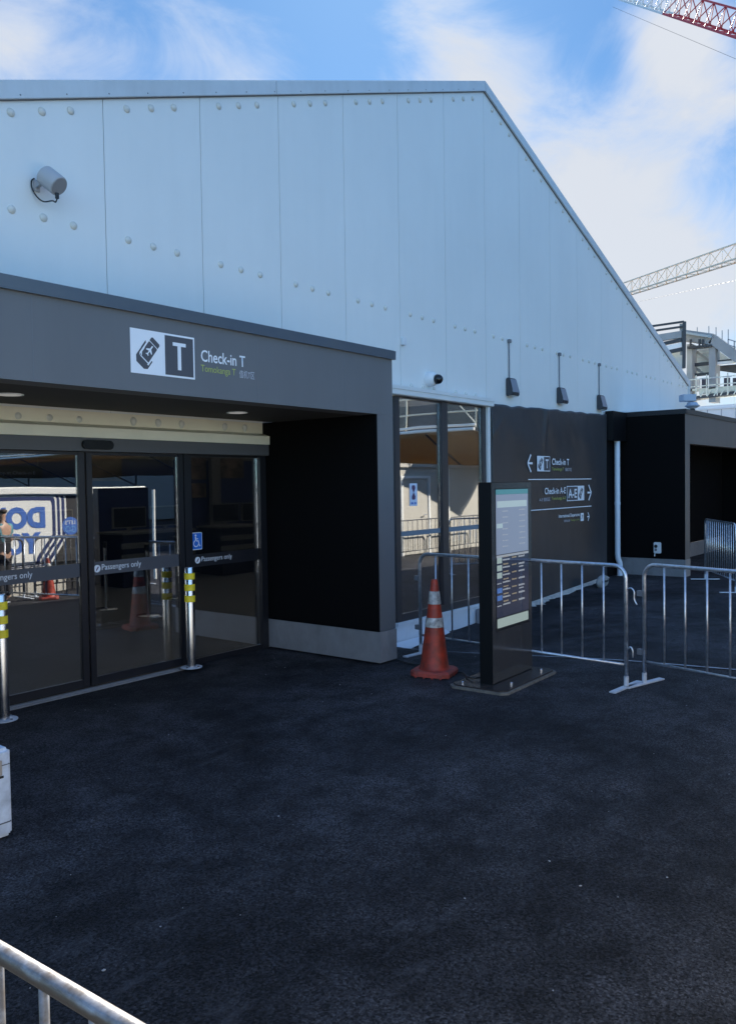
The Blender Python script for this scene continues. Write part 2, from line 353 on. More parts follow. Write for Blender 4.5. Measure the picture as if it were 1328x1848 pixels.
# asphalt: fine aggregate, patches of dust, scuffs
def asphalt():
    mt = bpy.data.materials.new('asphalt'); mt.use_nodes = True; t = mt.node_tree; b = t.nodes['Principled BSDF']
    tcn = t.nodes.new('ShaderNodeTexCoord'); src = tcn.outputs['Object']
    def noise_(sc, det=6, ro=.6, dist=0):
        n = t.nodes.new('ShaderNodeTexNoise'); n.inputs['Scale'].default_value = sc; n.inputs['Detail'].default_value = det; n.inputs['Roughness'].default_value = ro; n.inputs['Distortion'].default_value = dist
        t.links.new(src, n.inputs['Vector']); return n.outputs['Fac']
    def ramp(v, a, b_, ca, cb):
        r = t.nodes.new('ShaderNodeValToRGB'); r.color_ramp.elements[0].position = a; r.color_ramp.elements[1].position = b_
        r.color_ramp.elements[0].color = ca; r.color_ramp.elements[1].color = cb; t.links.new(v, r.inputs[0]); return r.outputs[0]
    def mix(bt, f, a, c):
        n = t.nodes.new('ShaderNodeMix'); n.data_type = 'RGBA'; n.blend_type = bt
        if isinstance(f, (int, float)): n.inputs['Factor'].default_value = f
        else: t.links.new(f, n.inputs['Factor'])
        for k, v in (('A', a), ('B', c)):
            if isinstance(v, tuple): n.inputs[k].default_value = v
            else: t.links.new(v, n.inputs[k])
        return n.outputs['Result']
    base = ramp(noise_(.55, 5, .55, .6), .35, .70, (.0130,.0128,.0140,1), (.0400,.0395,.0425,1))
    mid = ramp(noise_(3.5, 8, .65), .35, .7, (.5,.5,.5,1), (1.6,1.6,1.6,1))
    c = mix('MULTIPLY', 1, base, mid)
    fine = ramp(noise_(75, 5, .8), .36, .66, (.30,.30,.31,1), (2.2,2.2,2.2,1))
    c = mix('MULTIPLY', 1, c, fine)
    va = t.nodes.new('ShaderNodeTexVoronoi'); va.inputs['Scale'].default_value = 105; t.links.new(src, va.inputs['Vector'])
    c = mix('MULTIPLY', 1, c, ramp(va.outputs['Color'], .15, .85, (.30,.30,.31,1), (1.95,1.95,2.0,1)))
    # pale aggregate specks
    vo = t.nodes.new('ShaderNodeTexVoronoi'); vo.inputs['Scale'].default_value = 26; t.links.new(src, vo.inputs['Vector'])
    spk = ramp(vo.outputs['Distance'], .05, .10, (1,1,1,1), (0,0,0,1))
    gate = ramp(vo.outputs['Color'], .86, .90, (0,0,0,1), (1,1,1,1))
    f = mix('MULTIPLY', 1, spk, gate)
    c = mix('MIX', f, c, (.16,.165,.18,1))
    # dusty scuffs
    mpn = t.nodes.new('ShaderNodeMapping'); mpn.inputs['Scale'].default_value = (1,2.6,1); mpn.inputs['Rotation'].default_value = (0,0,.6); t.links.new(src, mpn.inputs[0])
    ns = t.nodes.new('ShaderNodeTexNoise'); ns.inputs['Scale'].default_value = 2.4; ns.inputs['Detail'].default_value = 12; ns.inputs['Roughness'].default_value = .72; t.links.new(mpn.outputs[0], ns.inputs['Vector'])
    sc = ramp(ns.outputs['Fac'], .56, .70, (0,0,0,1), (.55,.55,.55,1))
    c = mix('MIX', sc, c, (.085,.087,.098,1))
    t.links.new(c, b.inputs['Base Color'])
    rr = t.nodes.new('ShaderNodeMapRange'); rr.inputs['To Min'].default_value = .55; rr.inputs['To Max'].default_value = .85
    t.links.new(noise_(1.2, 4), rr.inputs['Value']); t.links.new(rr.outputs[0], b.inputs['Roughness'])
    b.inputs['Specular IOR Level'].default_value = .16
    bn = t.nodes.new('ShaderNodeBump'); bn.inputs['Distance'].default_value = .012; bn.inputs['Strength'].default_value = 1.0
    t.links.new(noise_(95, 4, .7), bn.inputs['Height'])
    bn2 = t.nodes.new('ShaderNodeBump'); bn2.inputs['Distance'].default_value = .02; bn2.inputs['Strength'].default_value = .6
    t.links.new(noise_(2.0, 5), bn2.inputs['Height']); t.links.new(bn.outputs[0], bn2.inputs['Normal']); t.links.new(bn2.outputs[0], b.inputs['Normal'])
    return mt
M['asphalt'] = asphalt()
def streaks(mt, strength, scale, dirt):
    """faint vertical rain streaks and dust in the paint itself"""
    t = mt.node_tree; b = t.nodes['Principled BSDF']; src = b.inputs['Base Color'].links[0].from_socket
    tcn = t.nodes.new('ShaderNodeTexCoord'); mpn = t.nodes.new('ShaderNodeMapping'); mpn.inputs['Scale'].default_value = scale
    t.links.new(tcn.outputs['Object'], mpn.inputs[0])
    nz = t.nodes.new('ShaderNodeTexNoise'); nz.inputs['Scale'].default_value = 1; nz.inputs['Detail'].default_value = 10; nz.inputs['Roughness'].default_value = .65
    t.links.new(mpn.outputs[0], nz.inputs['Vector'])
    mr_ = t.nodes.new('ShaderNodeMapRange'); mr_.inputs['From Min'].default_value = .42; mr_.inputs['From Max'].default_value = .75; mr_.inputs['To Max'].default_value = strength
    t.links.new(nz.outputs['Fac'], mr_.inputs['Value'])
    mxn = t.nodes.new('ShaderNodeMix'); mxn.data_type = 'RGBA'; t.links.new(mr_.outputs[0], mxn.inputs['Factor']); t.links.new(src, mxn.inputs['A']); mxn.inputs['B'].default_value = (*dirt, 1)
    t.links.new(mxn.outputs['Result'], b.inputs['Base Color'])
streaks(M['panel'], .07, (3.2, 3.2, .45), (.42,.46,.46))
streaks(M['trim'], .35, (3, 3, 1.2), (.36,.38,.38))
streaks(M['fascia'], .30, (3.5, 3.5, .5), (.10,.10,.105))
streaks(M['capflash'], .4, (2, 2, 6), (.12,.13,.14))
streaks(M['kick'], .5, (5, 5, 2.5), (.12,.115,.105))
streaks(M['banner'], .4, (2, 2, .8), (.065,.065,.07))
streaks(M['annexgrey'], .35, (3, 3, .5), (.09,.085,.08))
streaks(M['plinth'], .5, (3, 3, 3), (.40,.42,.42))

# ------------------------------------------------------------------ ground
D = 6.56           # the gable wall plane
def sstep(t): t = max(0, min(1, t)); return t*t*(3-2*t)
def gz(x, y):
    a = .37 if x < 10.5 else .37+(x-10.5)/(16-10.5)*(.15-.37) if x < 16 else .15
    low = .13 + (a-.13)*sstep((y-3.2)/3.0)
    xl = 7.2 + max(0, (4.9-y))*.33
    k = sstep((x-xl)/1.5)
    if y < 1: k *= max(0, min(1, (x-9)/5+.0)) if x < 14 else 1
    return -low*k
def line(a, b, s):
    n = int(round((b-a)/s)); return [a+i*s for i in range(n+1)]
gx = [-900,-300,-80,-20,-8] + line(-4, 26, .25) + [30,45,80,200,900]
gy = [-900,-300,-80,-20,-8] + line(-4, 7.5, .25) + [9,14,30,80,300,900]
mb = MB(); nx = len(gx)
mb.add([(x, y, gz(x, y)-(.03 if (y > 6.8 and 1.4 < x < 21.4) else 0)) for y in gy for x in gx],
       [(j*nx+i, j*nx+i+1, (j+1)*nx+i+1, (j+1)*nx+i) for j in range(len(gy)-1) for i in range(nx-1)])
tag(mb.build('ground', M['asphalt'], smooth=2), kind='structure')
# thin painted line on the asphalt
pts = [(7.35,5.3),(7.5,4.95),(7.62,4.5),(7.8,3.96),(8.0,3.4),(8.1,3.08),(8.22,2.1),(8.35,1.0)]
mb = MB(); vs = []
for i, (x, y) in enumerate(pts):
    w = .022
    vs += [(x-w, y, gz(x-w, y)+.008), (x+w, y, gz(x+w, y)+.008)]
mb.add(vs, [(2*i, 2*i+1, 2*i+3, 2*i+2) for i in range(len(pts)-1)])
tag(mb.build('ground_line', M['paint']), kind='structure')
# loose stone chips
mb = MB()
for i in range(110):
    x = random.uniform(.8, 8.2); y = random.uniform(1.2, 6.2)
    if x > 6.4 and y > 4.6: continue
    s_ = random.choice((.0015,.002,.0025,.0035)) * random.uniform(.7,1.4)
    z = gz(x, y)
    vs = [(x+random.uniform(-1,1)*s_+dx*s_, y+dy*s_+random.uniform(-.5,.5)*s_, z+(s_*.9 if k else -.001)) for k in (0,1) for dx, dy in ((-1,-1),(1,-1),(1,1),(-1,1))]
    mb.add(vs, [(4,5,6,7),(0,1,5,4),(1,2,6,5),(2,3,7,6),(3,0,4,7)])
tag(mb.build('stone_chips', M['chip']), label='tiny pale stone chips scattered over the dark asphalt forecourt', cat='stone chips', kind='stuff')

# ------------------------------------------------------------------ the tent hall
SL = .366; AX = 11.43; AZ = 7.97; XL, XR = 1.32, 21.5
def roof_z(x): return AZ - SL*abs(x-AX)
tent = thing('tent_hall', 'big pale grey panelled tent hall with a low pitched gable and fastener caps', 'building', (AX, D, 0))
TI = tent.matrix_world
def T(o): o.location = (-AX, -D, 0); return o     # children are written in world coordinates
def steps(x0, x1):
    """bottom profile of the gable between x0 and x1 (openings for the doors and the window)"""
    br = [(-99, 6.53, 2.485), (6.53, 8.95, -.4), (8.95, 11.46, 3.10), (11.46, 99, -.4)]
    return [(max(x0, a), min(x1, b), z) for a, b, z in br if min(x1, b)-max(x0, a) > 1e-6]
seams = [AX + 1.142*k for k in range(-8, 9)]
xs = [XL] + seams + [XR]
CAPPROF = [(.001,-.022),(.016,-.020),(.030,-.012),(.036,-.003),(.037,.0)]
def caps(panel, x0, x1, zf, frac=(.21,.46,.71)):
    """three plastic fastener caps on one wall panel"""
    w = 1.142
    for fr in frac:
        x = x0 + .0 + w*fr
        if x > x1-.03: continue
        m_ = MB().lathe([(r_, z_) for r_, z_ in CAPPROF], 14, (x, D-.001, zf(x)), 'y')
        o = m_.build('fastener_cap', M['cap'], panel, smooth=2)
for i in range(len(xs)-1):
    x0, x1 = xs[i], xs[i+1]
    st = steps(x0+.004, x1-.004)
    poly = []
    for a, b, z in st: poly += [(a, z), (b, z)]
    top = [(x1-.004, roof_z(x1)-.05), (x0+.004, roof_z(x0)-.05)]
    if x0 < AX < x1: top.insert(1, (AX, AZ-.05))
    p = MB().prism_y(poly+top, D, D+.06).build('wall_panel', M['panel'], tent)
    T(p)
    base = x0 if i else x1-1.142
    vis = x0 > 2.2
    if vis:
        caps(p, base, x1, lambda x: 4.11)
        up = (.225,.47,.71)
        caps(p, base, x1, lambda x: roof_z(x)-.235, up)
        if base < 6.6: caps(p, base, x1 if x1 < 6.5 else 6.52, lambda x: 2.41)
        if 8.9 < base+.3 and base < 11.3: caps(p, base, x1, lambda x: 3.135)
T(MB().prism_y([(XL+.02,2.5),(6.5,2.5),(6.5,-.4),(8.97,-.4),(8.97,3.12),(11.44,3.12),(11.44,-.4),(XR-.02,-.4),(XR-.02,roof_z(XR)-.1),(AX,AZ-.1),(XL+.02,roof_z(XL)-.1)], D+.062, D+.09).build('panel_backing', M['gap'], tent))
# verge trim following the pitch, in two lengths per slope
def verge(x0, x1, name='verge_trim'):
    a = [(x0, roof_z(x0)+.02), (x1, roof_z(x1)+.02), (x1, roof_z(x1)-.135), (x0, roof_z(x0)-.135)]
    o = MB().prism_y(a, D-.040, D-.002).build(name, M['trim'], tent, bevel=.004)
    T(o)
    lip = [(x0, roof_z(x0)-.135), (x1, roof_z(x1)-.135), (x1, roof_z(x1)-.144), (x0, roof_z(x0)-.144)]
    T(MB().prism_y(lip, D-.016, D-.003).build('verge_lip', M['gap'], tent))
    return o
for a, b in ((XL-.1, 6.80), (6.806, AX-.003), (AX+.003, XR+.1)): verge(a, b)
# small screws along the verge trim of the near slope
sm = MB()
for k in range(20):
    x = 2.9+.43*k
    sm.lathe([(.001,-.004),(.006,-.003),(.007,0)], 8, (x, D-.0405, roof_z(x)-.105), 'y')
T(sm.build('verge_screw', M['conduit'], tent))
# roof slopes and far walls
T(MB().add([(XL-.1,D,roof_z(XL-.1)+.03),(AX,D,AZ+.03),(AX,46,AZ+.03),(XL-.1,46,roof_z(XL-.1)+.03),(XL-.1,D,roof_z(XL-.1)-.06),(AX,D,AZ-.06),(AX,46,AZ-.06),(XL-.1,46,roof_z(XL-.1)-.06)],
   [(0,1,2,3),(7,6,5,4),(0,4,5,1),(2,6,7,3),(0,3,7,4)]).build('roof_slope', M['roof'], tent))
T(MB().add([(XR+.1,D,roof_z(XR+.1)+.03),(AX,D,AZ+.03),(AX,46,AZ+.03),(XR+.1,46,roof_z(XR+.1)+.03),(XR+.1,D,roof_z(XR+.1)-.06),(AX,D,AZ-.06),(AX,46,AZ-.06),(XR+.1,46,roof_z(XR+.1)-.06)],
   [(0,1,2,3),(7,6,5,4),(0,4,5,1),(2,6,7,3),(0,3,7,4)]).build('roof_slope', M['roof'], tent))
T(MB().box(XR-.06, XR, D+.1, 46, -.4, roof_z(XR)-.06).build('side_wall', M['panel'], tent))
T(MB().box(XL, XL+.06, D+.1, 46, -.4, roof_z(XL)-.06).build('side_wall', M['panel'], tent))
T(MB().prism_y([(XL,-.4),(XR,-.4),(XR,roof_z(XR)-.06),(AX,AZ-.06),(XL,roof_z(XL)-.06)], 45.9, 46).build('rear_wall', M['panel'], tent))
T(MB().box(XR+.002, XR+.05, D-.05, D+.06, -.3, roof_z(XR)+.0).build('corner_trim', M['trim'], tent))
# white lintel over the window, cream one over the doors
T(MB().prism_x([(D-.003,3.10),(D-.10,3.085),(D-.115,3.07),(D-.115,2.985),(D-.10,2.975),(D-.003,2.975)], 6.80, 11.47).build('window_lintel', M['lintelw'], tent))
T(MB().box(6.80, 11.47, D-.125, D-.116, 3.05, 3.10).build('lintel_drip', M['lintelw'], tent))
lo = T(MB().prism_x([(D-.006,2.484),(D-.012,2.484),(D-.012,2.372),(D-.006,2.372)], 2.05, 6.525).build('door_lintel', M['cream'], tent))
for k in range(-6, -3):
    for fr in (.21,.46,.71):
        x = AX+1.142*k+1.142*fr
        if x < 6.5 and x > 3:
            MB().lathe(CAPPROF, 14, (x, D-.013, 2.425), 'y').build('fastener_cap', M['cap'], lo, smooth=2)
T(MB().prism_x([(D-.013,2.372),(D-.075,2.352),(D-.13,2.335),(D-.13,2.245),(D-.013,2.245)], 2.05, 6.50).build('door_lintel_lower', M['cream'], tent))
# base beam below the window
T(MB().box(8.93, 11.44, D-.04, D-.004, -.42, -.068).build('base_beam', M['plinth'], tent, bevel=.006))
T(MB().box(8.93, 11.44, D-.062, D-.041, -.105, -.070).build('base_beam_lip', M['plinth'], tent))
T(MB().box(10.95, 11.3, D-.19, D-.064, -.40, -.13).build('anchor_box', mat('anchor box grey', (.30,.31,.33), .6), tent, bevel=.01))
T(MB().box(11.352, 11.425, D-.075, D-.005, -.42, 2.974).build('white_post', M['lintelw'], tent, bevel=.008))
T(MB().box(11.427, 11.458, D-.06, D-.005, -.42, 3.05).build('dark_post', M['doorframe'], tent))
# the window: frame, mullion, two panes
wf = MB()
wf.box(8.952, 9.06, D-.035, D+.05, -.066, 2.97).box(11.25, 11.35, D-.035, D+.05, -.066, 2.97).box(9.061, 11.249, D-.033, D+.05, -.066, .035).box(9.061, 11.249, D-.033, D+.05, 2.955, 2.972).box(10.08, 10.235, D-.045, D+.05, .036, 2.954)
wfo = T(wf.build('window_frame', M['frame'], tent, bevel=.003))
MB().box(9.061, 10.079, D+.0, D+.008, .036, 2.954).build('window_pane', M['glass2'], wfo)
MB().box(10.236, 11.249, D+.0, D+.008, .036, 2.954).build('window_pane', M['glass2'], wfo)
# frosted strip, poster with two fan shapes on the glass
M['frost'] = mat('frosted strip', (.20,.24,.28), .7)
MB().box(9.065, 10.076, D-.0035, D-.001, 1.082, 1.15).build('frosted_strip', M['frost'], wfo)
MB().box(10.24, 11.246, D-.0035, D-.001, 1.082, 1.15).build('frosted_strip', M['frost'], wfo)
po = MB().box(9.315, 9.495, D-.004, D-.001, 1.49, 1.80).build('glass_sticker', mat('sticker white', (.62,.70,.86), .5), wfo)
fan = MB()
def fan_shape(cx, cz, up):
    pts_ = [(cx, cz)]
    for k in range(9):
        a = R(60+60*k/8) * 1.0
        pts_.append((cx+.085*math.cos(a)*1.05*.95, cz+up*.085*math.sin(a)))
    return pts_
fan.prism_y(fan_shape(9.405, 1.69, 1), D-.0065, D-.0045)
fan.prism_y(fan_shape(9.405, 1.66, -1), D-.0065, D-.0045)
fan.prism_y([(9.355,1.745),(9.455,1.745),(9.405,1.67)], D-.0072, D-.0066)
fan.prism_y([(9.355,1.605),(9.455,1.605),(9.405,1.68)], D-.0072, D-.0066)
fan.build('sticker_symbol', M['purple'], wfo)
MB().box(9.345, 9.395, D-.0065, D-.0045, 1.515, 1.54).box(9.42, 9.465, D-.0065, D-.0045, 1.515, 1.54).build('sticker_marks', M['hoardblue'], wfo)
# small things on the gable
sb = tag(MB().box(9.15, 9.225, D-.05, D-.001, 3.662, 3.765).build('sensor_box', M['box'], bevel=.008), 'small white plastic box fixed to the gable wall above the canopy corner', 'sensor box')

# dome camera
dc = thing('dome_camera', 'white dome security camera above the tall shop window', 'security camera', (9.80, D, 3.26))
dc.scale = (1.3, 1.3, 1.3)
MB().lathe([(.078,.0),(.082,-.03),(.080,-.06),(.070,-.085),(.05,-.10)], 24, (0,0,0), 'y').build('housing', M['box'], dc, smooth=1)
MB().lathe([(.052,-.098),(.055,-.115),(.048,-.145),(.030,-.165),(.004,-.172)], 20, (0.012,-.004,-.006), 'y').build('lens_dome', mat('black dome', (.008,.008,.01), .12), dc, smooth=2)

# cylindrical wall device with cable loop
hc = thing('cylinder_camera', 'pale grey cylindrical device on a wall bracket with a looped black cable', 'wall camera', (3.90, D, 4.36))
dv = Vector((.26, -.72, -.60)).normalized()
c0 = Vector((.02, -.10, .075)); c1 = c0+dv*.185
MB().tube([c0, c0+dv*.012, c1-dv*.012, c1], [.075,.086,.086,.080], 28).build('barrel', M['camgrey'], hc, smooth=1)
MB().tube([c1, c1+dv*.006], .074, 28).build('front_lens', mat('grey lens plate', (.30,.295,.30), .35), hc, smooth=1)
MB().box(-.03, .03, -.015, -.001, -.05, .05).beam((0,-.01,.0), (.0,-.12,.02), .03, .05).build('bracket', M['camgrey'], hc, bevel=.004)
g0 = c1-dv*.03+Vector((0,0,-.085))
MB().tube([g0+Vector((0,0,.015)), g0-Vector((0,0,.03))], .016, 12).build('cable_gland', M['cable'], hc, smooth=1)
pp = [g0-Vector((0,0,.03)), g0+Vector((-.01,.01,-.06)), Vector((.075,-.12,-.13)), Vector((.03,-.06,-.135)), Vector((-.02,-.04,-.10)), Vector((-.05,-.02,-.03)), Vector((-.045,-.012,.03)), Vector((-.02,-.012,.055))]
def bez(p, n=6):
    o = []
    for i in range(len(p)-1):
        p0, p1, p2, p3 = p[max(i-1,0)], p[i], p[i+1], p[min(i+2, len(p)-1)]
        for k in range(n):
            t = k/n
            o.append(.5*((2*p1)+(p2-p0)*t+(2*p0-5*p1+4*p2-p3)*t*t+(3*p1-p0-3*p2+p3)*t**3))
    return o+[p[-1]]
MB().tube(bez(pp), .006, 8).build('cable', M['cable'], hc, smooth=2)

# three wall lamps with conduit
lamp = thing('wall_lamp', 'black wedge wall lamp with a thin conduit, the nearest of the three', 'wall lamp', (12.17, D, 3.20), group='wedge lamps on the gable wall')
MB().prism_x([(-.004,.29),(-.070,.29),(-.135,.045),(-.132,.0),(-.004,.0)], -.115, .115).build('housing', M['lamp'], lamp, bevel=.012)
MB().add([(-.098,-.083,.270),(.098,-.083,.270),(.104,-.140,.055),(-.104,-.140,.055),(-.098,-.070,.270),(.098,-.070,.270),(.104,-.125,.055),(-.104,-.125,.055)], [(0,1,2,3),(7,6,5,4),(0,4,5,1),(1,5,6,2),(2,6,7,3),(3,7,4,0)]).build('lit_front', M['lampfront_lit'], lamp)
MB().box(-.09, .09, -.12, -.03, -.008, -.001).build('lens', mat('lamp lens', (.55,.55,.5), .3), lamp)
MB().tube([(-.02,-.02,.29),(-.02,-.02,.88)], .011, 8).build('conduit', M['conduit'], lamp, smooth=1)
MB().box(-.05, .01, -.05, -.002, .86, .92).build('junction_box', M['conduit'], lamp, bevel=.006)
for x, lab in ((14.05, 'black wedge wall lamp with a thin conduit, middle one of the three'), (15.86, 'black wedge wall lamp farthest along the wall, just above the drain hopper')):
    c = copy_tree(lamp); c.location.x = x; c['label'] = lab

# ------------------------------------------------------------------ entrance canopy
YF = 4.97
can = thing('entrance_canopy', 'charcoal box canopy framing the entrance, with a check-in sign on its fascia', 'canopy', (4.27, 5.7, 0))
def C(o): o.location = (-4.27, -5.7, 0); return o
C(MB().box(1.76, 6.78, YF, YF+.22, 2.488, 3.05).build('fascia', M['fascia'], can))
C(MB().box(6.525, 6.78, YF, YF+.22, .332, 2.487).build('fascia_leg', M['fascia'], can))
C(MB().box(1.76, 2.02, YF, YF+.22, .332, 2.487).build('fascia_leg', M['fascia'], can))
C(MB().box(6.53, 6.778, YF+.221, D-.14, .332, 3.05).build('side_wall', M['annexgrey'], can))
C(MB().box(1.762, 2.015, YF+.221, D-.14, .332, 3.05).build('side_wall', M['annexgrey'], can))
C(MB().box(6.512, 6.529, YF+.004, D-.01, .328, 2.486).build('inner_panel', M['blackpanel'], can))
C(MB().box(2.016, 2.03, YF+.004, D-.01, .328, 2.486).build('inner_panel', M['blackpanel'], can))
C(MB().box(6.508, 6.79, YF-.008, D-.005, .02, .327).build('kick_plate', M['kick'], can, bevel=.003))
C(MB().box(1.75, 2.035, YF-.008, D-.005, .02, .327).build('kick_plate', M['kick'], can, bevel=.003))
C(MB().box(2.03, 6.511, YF+.221, D-.14, 2.490, 2.53).build('soffit', M['soffit'], can))
C(MB().box(1.77, 6.77, YF+.221, D-.005, 3.0, 3.05).build('roof_deck', M['annexgrey'], can))
capo = MB().prism_x([(YF-.03,3.045),(YF-.034,3.13),(YF+.0,3.142),(YF+.25,3.142),(YF+.25,3.052),(YF+.0,3.052),(YF+.0,3.045)], 1.74, 6.805)
C(capo.build('cap_flashing', M['capflash'], can))
C(MB().box(6.782, 6.803, YF+.251, D-.01, 3.04, 3.14).build('cap_flashing_return', M['capflash'], can))
for x in (6.037, 4.897, 2.9):
    C(MB().box(x, x+.003, YF-.0012, YF-.0002, 2.49, 3.044).build('vinyl_joint', mat('joint', (.16,.17,.19), .4), can))
for x, y in ((3.16,5.74),(5.38,5.74)):
    d_ = C(MB().lathe([(.085,2.489),(.098,2.486),(.098,2.4805),(.085,2.480)], 28, (x, y, 0)).build('downlight', M['white'], can, smooth=1))
    MB().lathe([(.078,2.4795),(.078,2.478)], 28, (x, y, 0)).build('diffuser', M['lampglow'], d_)
# the sign
ys = YF-.003
sg = C(MB().box(3.645, 4.228, ys, YF-.0005, 2.618, 2.936).build('sign_panel', M['white'], can))
MB().box(3.948, 4.214, ys-.0015, ys-.0003, 2.632, 2.922).build('sign_dark_square', M['ink'], sg)
MB().box(4.020, 4.142, ys-.003, ys-.0017, 2.872-.02, 2.872+.006).box(4.064, 4.096, ys-.003, ys-.0017, 2.675, 2.8515).build('sign_letter', M['white'], sg)
def rrect(w, h, r, n=4):
    o = []
    for cx, cy, a0 in ((w/2-r, h/2-r, 0), (-w/2+r, h/2-r, 90), (-w/2+r, -h/2+r, 180), (w/2-r, -h/2+r, 270)):
        for k in range(n+1):
            a = R(a0+90*k/n); o.append((cx+r*math.cos(a), cy+r*math.sin(a)))
    return o
def pictogram(x, z, s, y, parent, ang=-40, flip=1):
    """boarding pass held by a hand, with a little aeroplane"""
    def tr(p):
        a = R(ang); c, s_ = math.cos(a), math.sin(a)
        return [(x+flip*s*(c*u-s_*v), z+s*(s_*u+c*v)) for u, v in p]
    k = MB()
    k.prism_y(tr(rrect(.30,.52,.03)), y-.0010, y-.0002)
    hand = [(-.23,.04),(-.23,-.25),(-.13,-.37),(.14,-.37),(.225,-.30),(.225,-.06),(.19,-.06),(.19,-.22),(-.14,-.22),(-.19,-.13),(-.19,.04)]
    k.prism_y(tr([(u,v-.02) for u,v in hand]), y-.0012, y-.0011)
    k.prism_y(tr([(-.15,.28),(.15,.28),(.15,.37),(.12,.40),(-.12,.40),(-.15,.37)]), y-.0010, y-.0002)
    k.prism_y(tr([(-.235,-.02),(-.19,-.02),(-.19,.16),(-.235,.20)]), y-.0010, y-.0002)
    o1 = k.build('pictogram', M['ink'], parent)
    k = MB()
    pl = [(-.018,.15),(0,.17),(.018,.15),(.018,.07),(.10,.0),(.10,-.03),(.018,.0),(.012,-.07),(.045,-.10),(.045,-.12),(0,-.105),(-.045,-.12),(-.045,-.10),(-.012,-.07),(-.018,.0),(-.10,-.03),(-.10,.0),(-.018,.07)]
    k.prism_y(tr([(u, v+.06) for u, v in pl]), y-.0026, y-.0016)
    k.prism_y(tr([(-.17,.03),(-.145,.03),(-.145,-.10),(-.10,-.17),(-.125,-.185),(-.17,-.115)]), y-.0026, y-.0016)
    k.prism_y(tr([(-.13,-.185),(.15,-.185),(.15,-.06),(.175,-.06),(.175,-.21),(-.13,-.21)]), y-.0026, y-.0016)
    k.build('pictogram_plane', M['white'], parent)
pictogram(3.795, 2.772, .30, ys, sg, -38)
def CT(*a, **k): o = text(*a, **k); return C(o)
CT('Check-in T', 4.292, 4.757, 2.765, 2.856, YF-.0025, M['white'], can, bold=.012)
CT('Tomokanga T', 4.290, 4.650, 2.672, 2.740, YF-.0025, M['green'], can)
CT('值机T区', 4.690, 4.860, 2.675, 2.738, YF-.0025, M['greyvinyl'], can)

# ------------------------------------------------------------------ automatic doors
dr = thing('automatic_door', 'dark framed automatic glass doors under the canopy with a Passengers only band', 'sliding door', (4.27, D, 0))
def A(o): o.location = (-4.27, -D, 0); return o
hd = A(MB().box(2.04, 6.50, D-.12, D+.06, 2.125, 2.243).build('header_box', M['header'], dr, bevel=.004))
MB().prism_y([(x, z) for x, z in [(4.345+a, 2.182+b) for a, b in rrect(.31,.082,.04,5)]], D-.150, D-.121).build('motion_sensor', mat('sensor black', (.004,.004,.005), .2), hd)
A(MB().box(6.415, 6.504, D-.06, D+.05, 0, 2.124).build('door_jamb', M['doorframe'], dr))
A(MB().box(2.04, 2.12, D-.06, D+.05, 0, 2.124).build('door_jamb', M['doorframe'], dr))
A(MB().box(5.372, 5.462, D-.055, D+.05, 0, 2.124).build('door_post', M['doorframe'], dr))
A(MB().box(3.08, 3.17, D-.055, D+.05, 0, 2.124).build('door_post', M['doorframe'], dr))
A(MB().box(3.1, 5.37, D-.10, D-.058, .002, .022).box(2.12, 5.40, D-.135, D-.105, .002, .014).build('floor_track', M['kick'], dr))
for x0, x1, sgn in ((4.279, 5.365, 1), (3.178, 4.262, -1)):
    f_ = MB()
    f_.box(x0, x0+.058, D-.05, D-.005, .03, 2.12).box(x1-.062, x1, D-.05, D-.005, .03, 2.12)
    f_.box(x0+.059, x1-.063, D-.048, D-.007, .03, .10).box(x0+.059, x1-.063, D-.048, D-.007, 2.095, 2.12)
    lf = A(f_.build('door_leaf', M['doorframe'], dr, bevel=.002))
    MB().box(x0+.06, x1-.064, D-.030, D-.022, .10, 2.095).build('glass_panel', M['glass'], lf)
    MB().box(x0+.061, x1-.064, D-.0335, D-.0305, 1.015, 1.135).build('door_band', M['ink'], lf)
    xo = x0+.06
    text('Passengers only', xo+.082, xo+.51, 1.040, 1.108, D-.037, M['white'], lf)
    MB().lathe([(.034,0),(.034,.002)], 20, (xo+.034, D-.0375, 1.073), 'y').build('band_disc', M['white'], lf)
    MB().prism_y([(xo+.018,1.060),(xo+.026,1.052),(xo+.050,1.086),(xo+.042,1.094)], D-.0392, D-.038).build('band_icon', M['purple'], lf)
for x0, x1 in ((5.463, 6.414), (2.121, 3.079)):
    sl = A(MB().box(x0, x1, D-.03, D+.02, .0, .055).box(x0, x1, D-.03, D+.02, 2.10, 2.124).build('side_light', M['doorframe'], dr))
    MB().box(x0, x1, D-.012, D-.004, .056, 2.099).build('glass_panel', M['glass'], sl)
    MB().box(x0+.002, x1-.002, D-.0155, D-.0125, .985, 1.112).build('door_band', mat('side band', (.012,.012,.016), .5), sl)
    xo = x0+.055
    text('Passengers only', xo+.085, xo+.50, 1.020, 1.085, D-.019, M['white'], sl)
    MB().lathe([(.034,0),(.034,.002)], 20, (xo+.034, D-.0195, 1.053), 'y').build('band_disc', M['white'], sl)
    MB().prism_y([(xo+.018,1.040),(xo+.026,1.032),(xo+.050,1.066),(xo+.042,1.074)], D-.0212, D-.020).build('band_icon', M['purple'], sl)
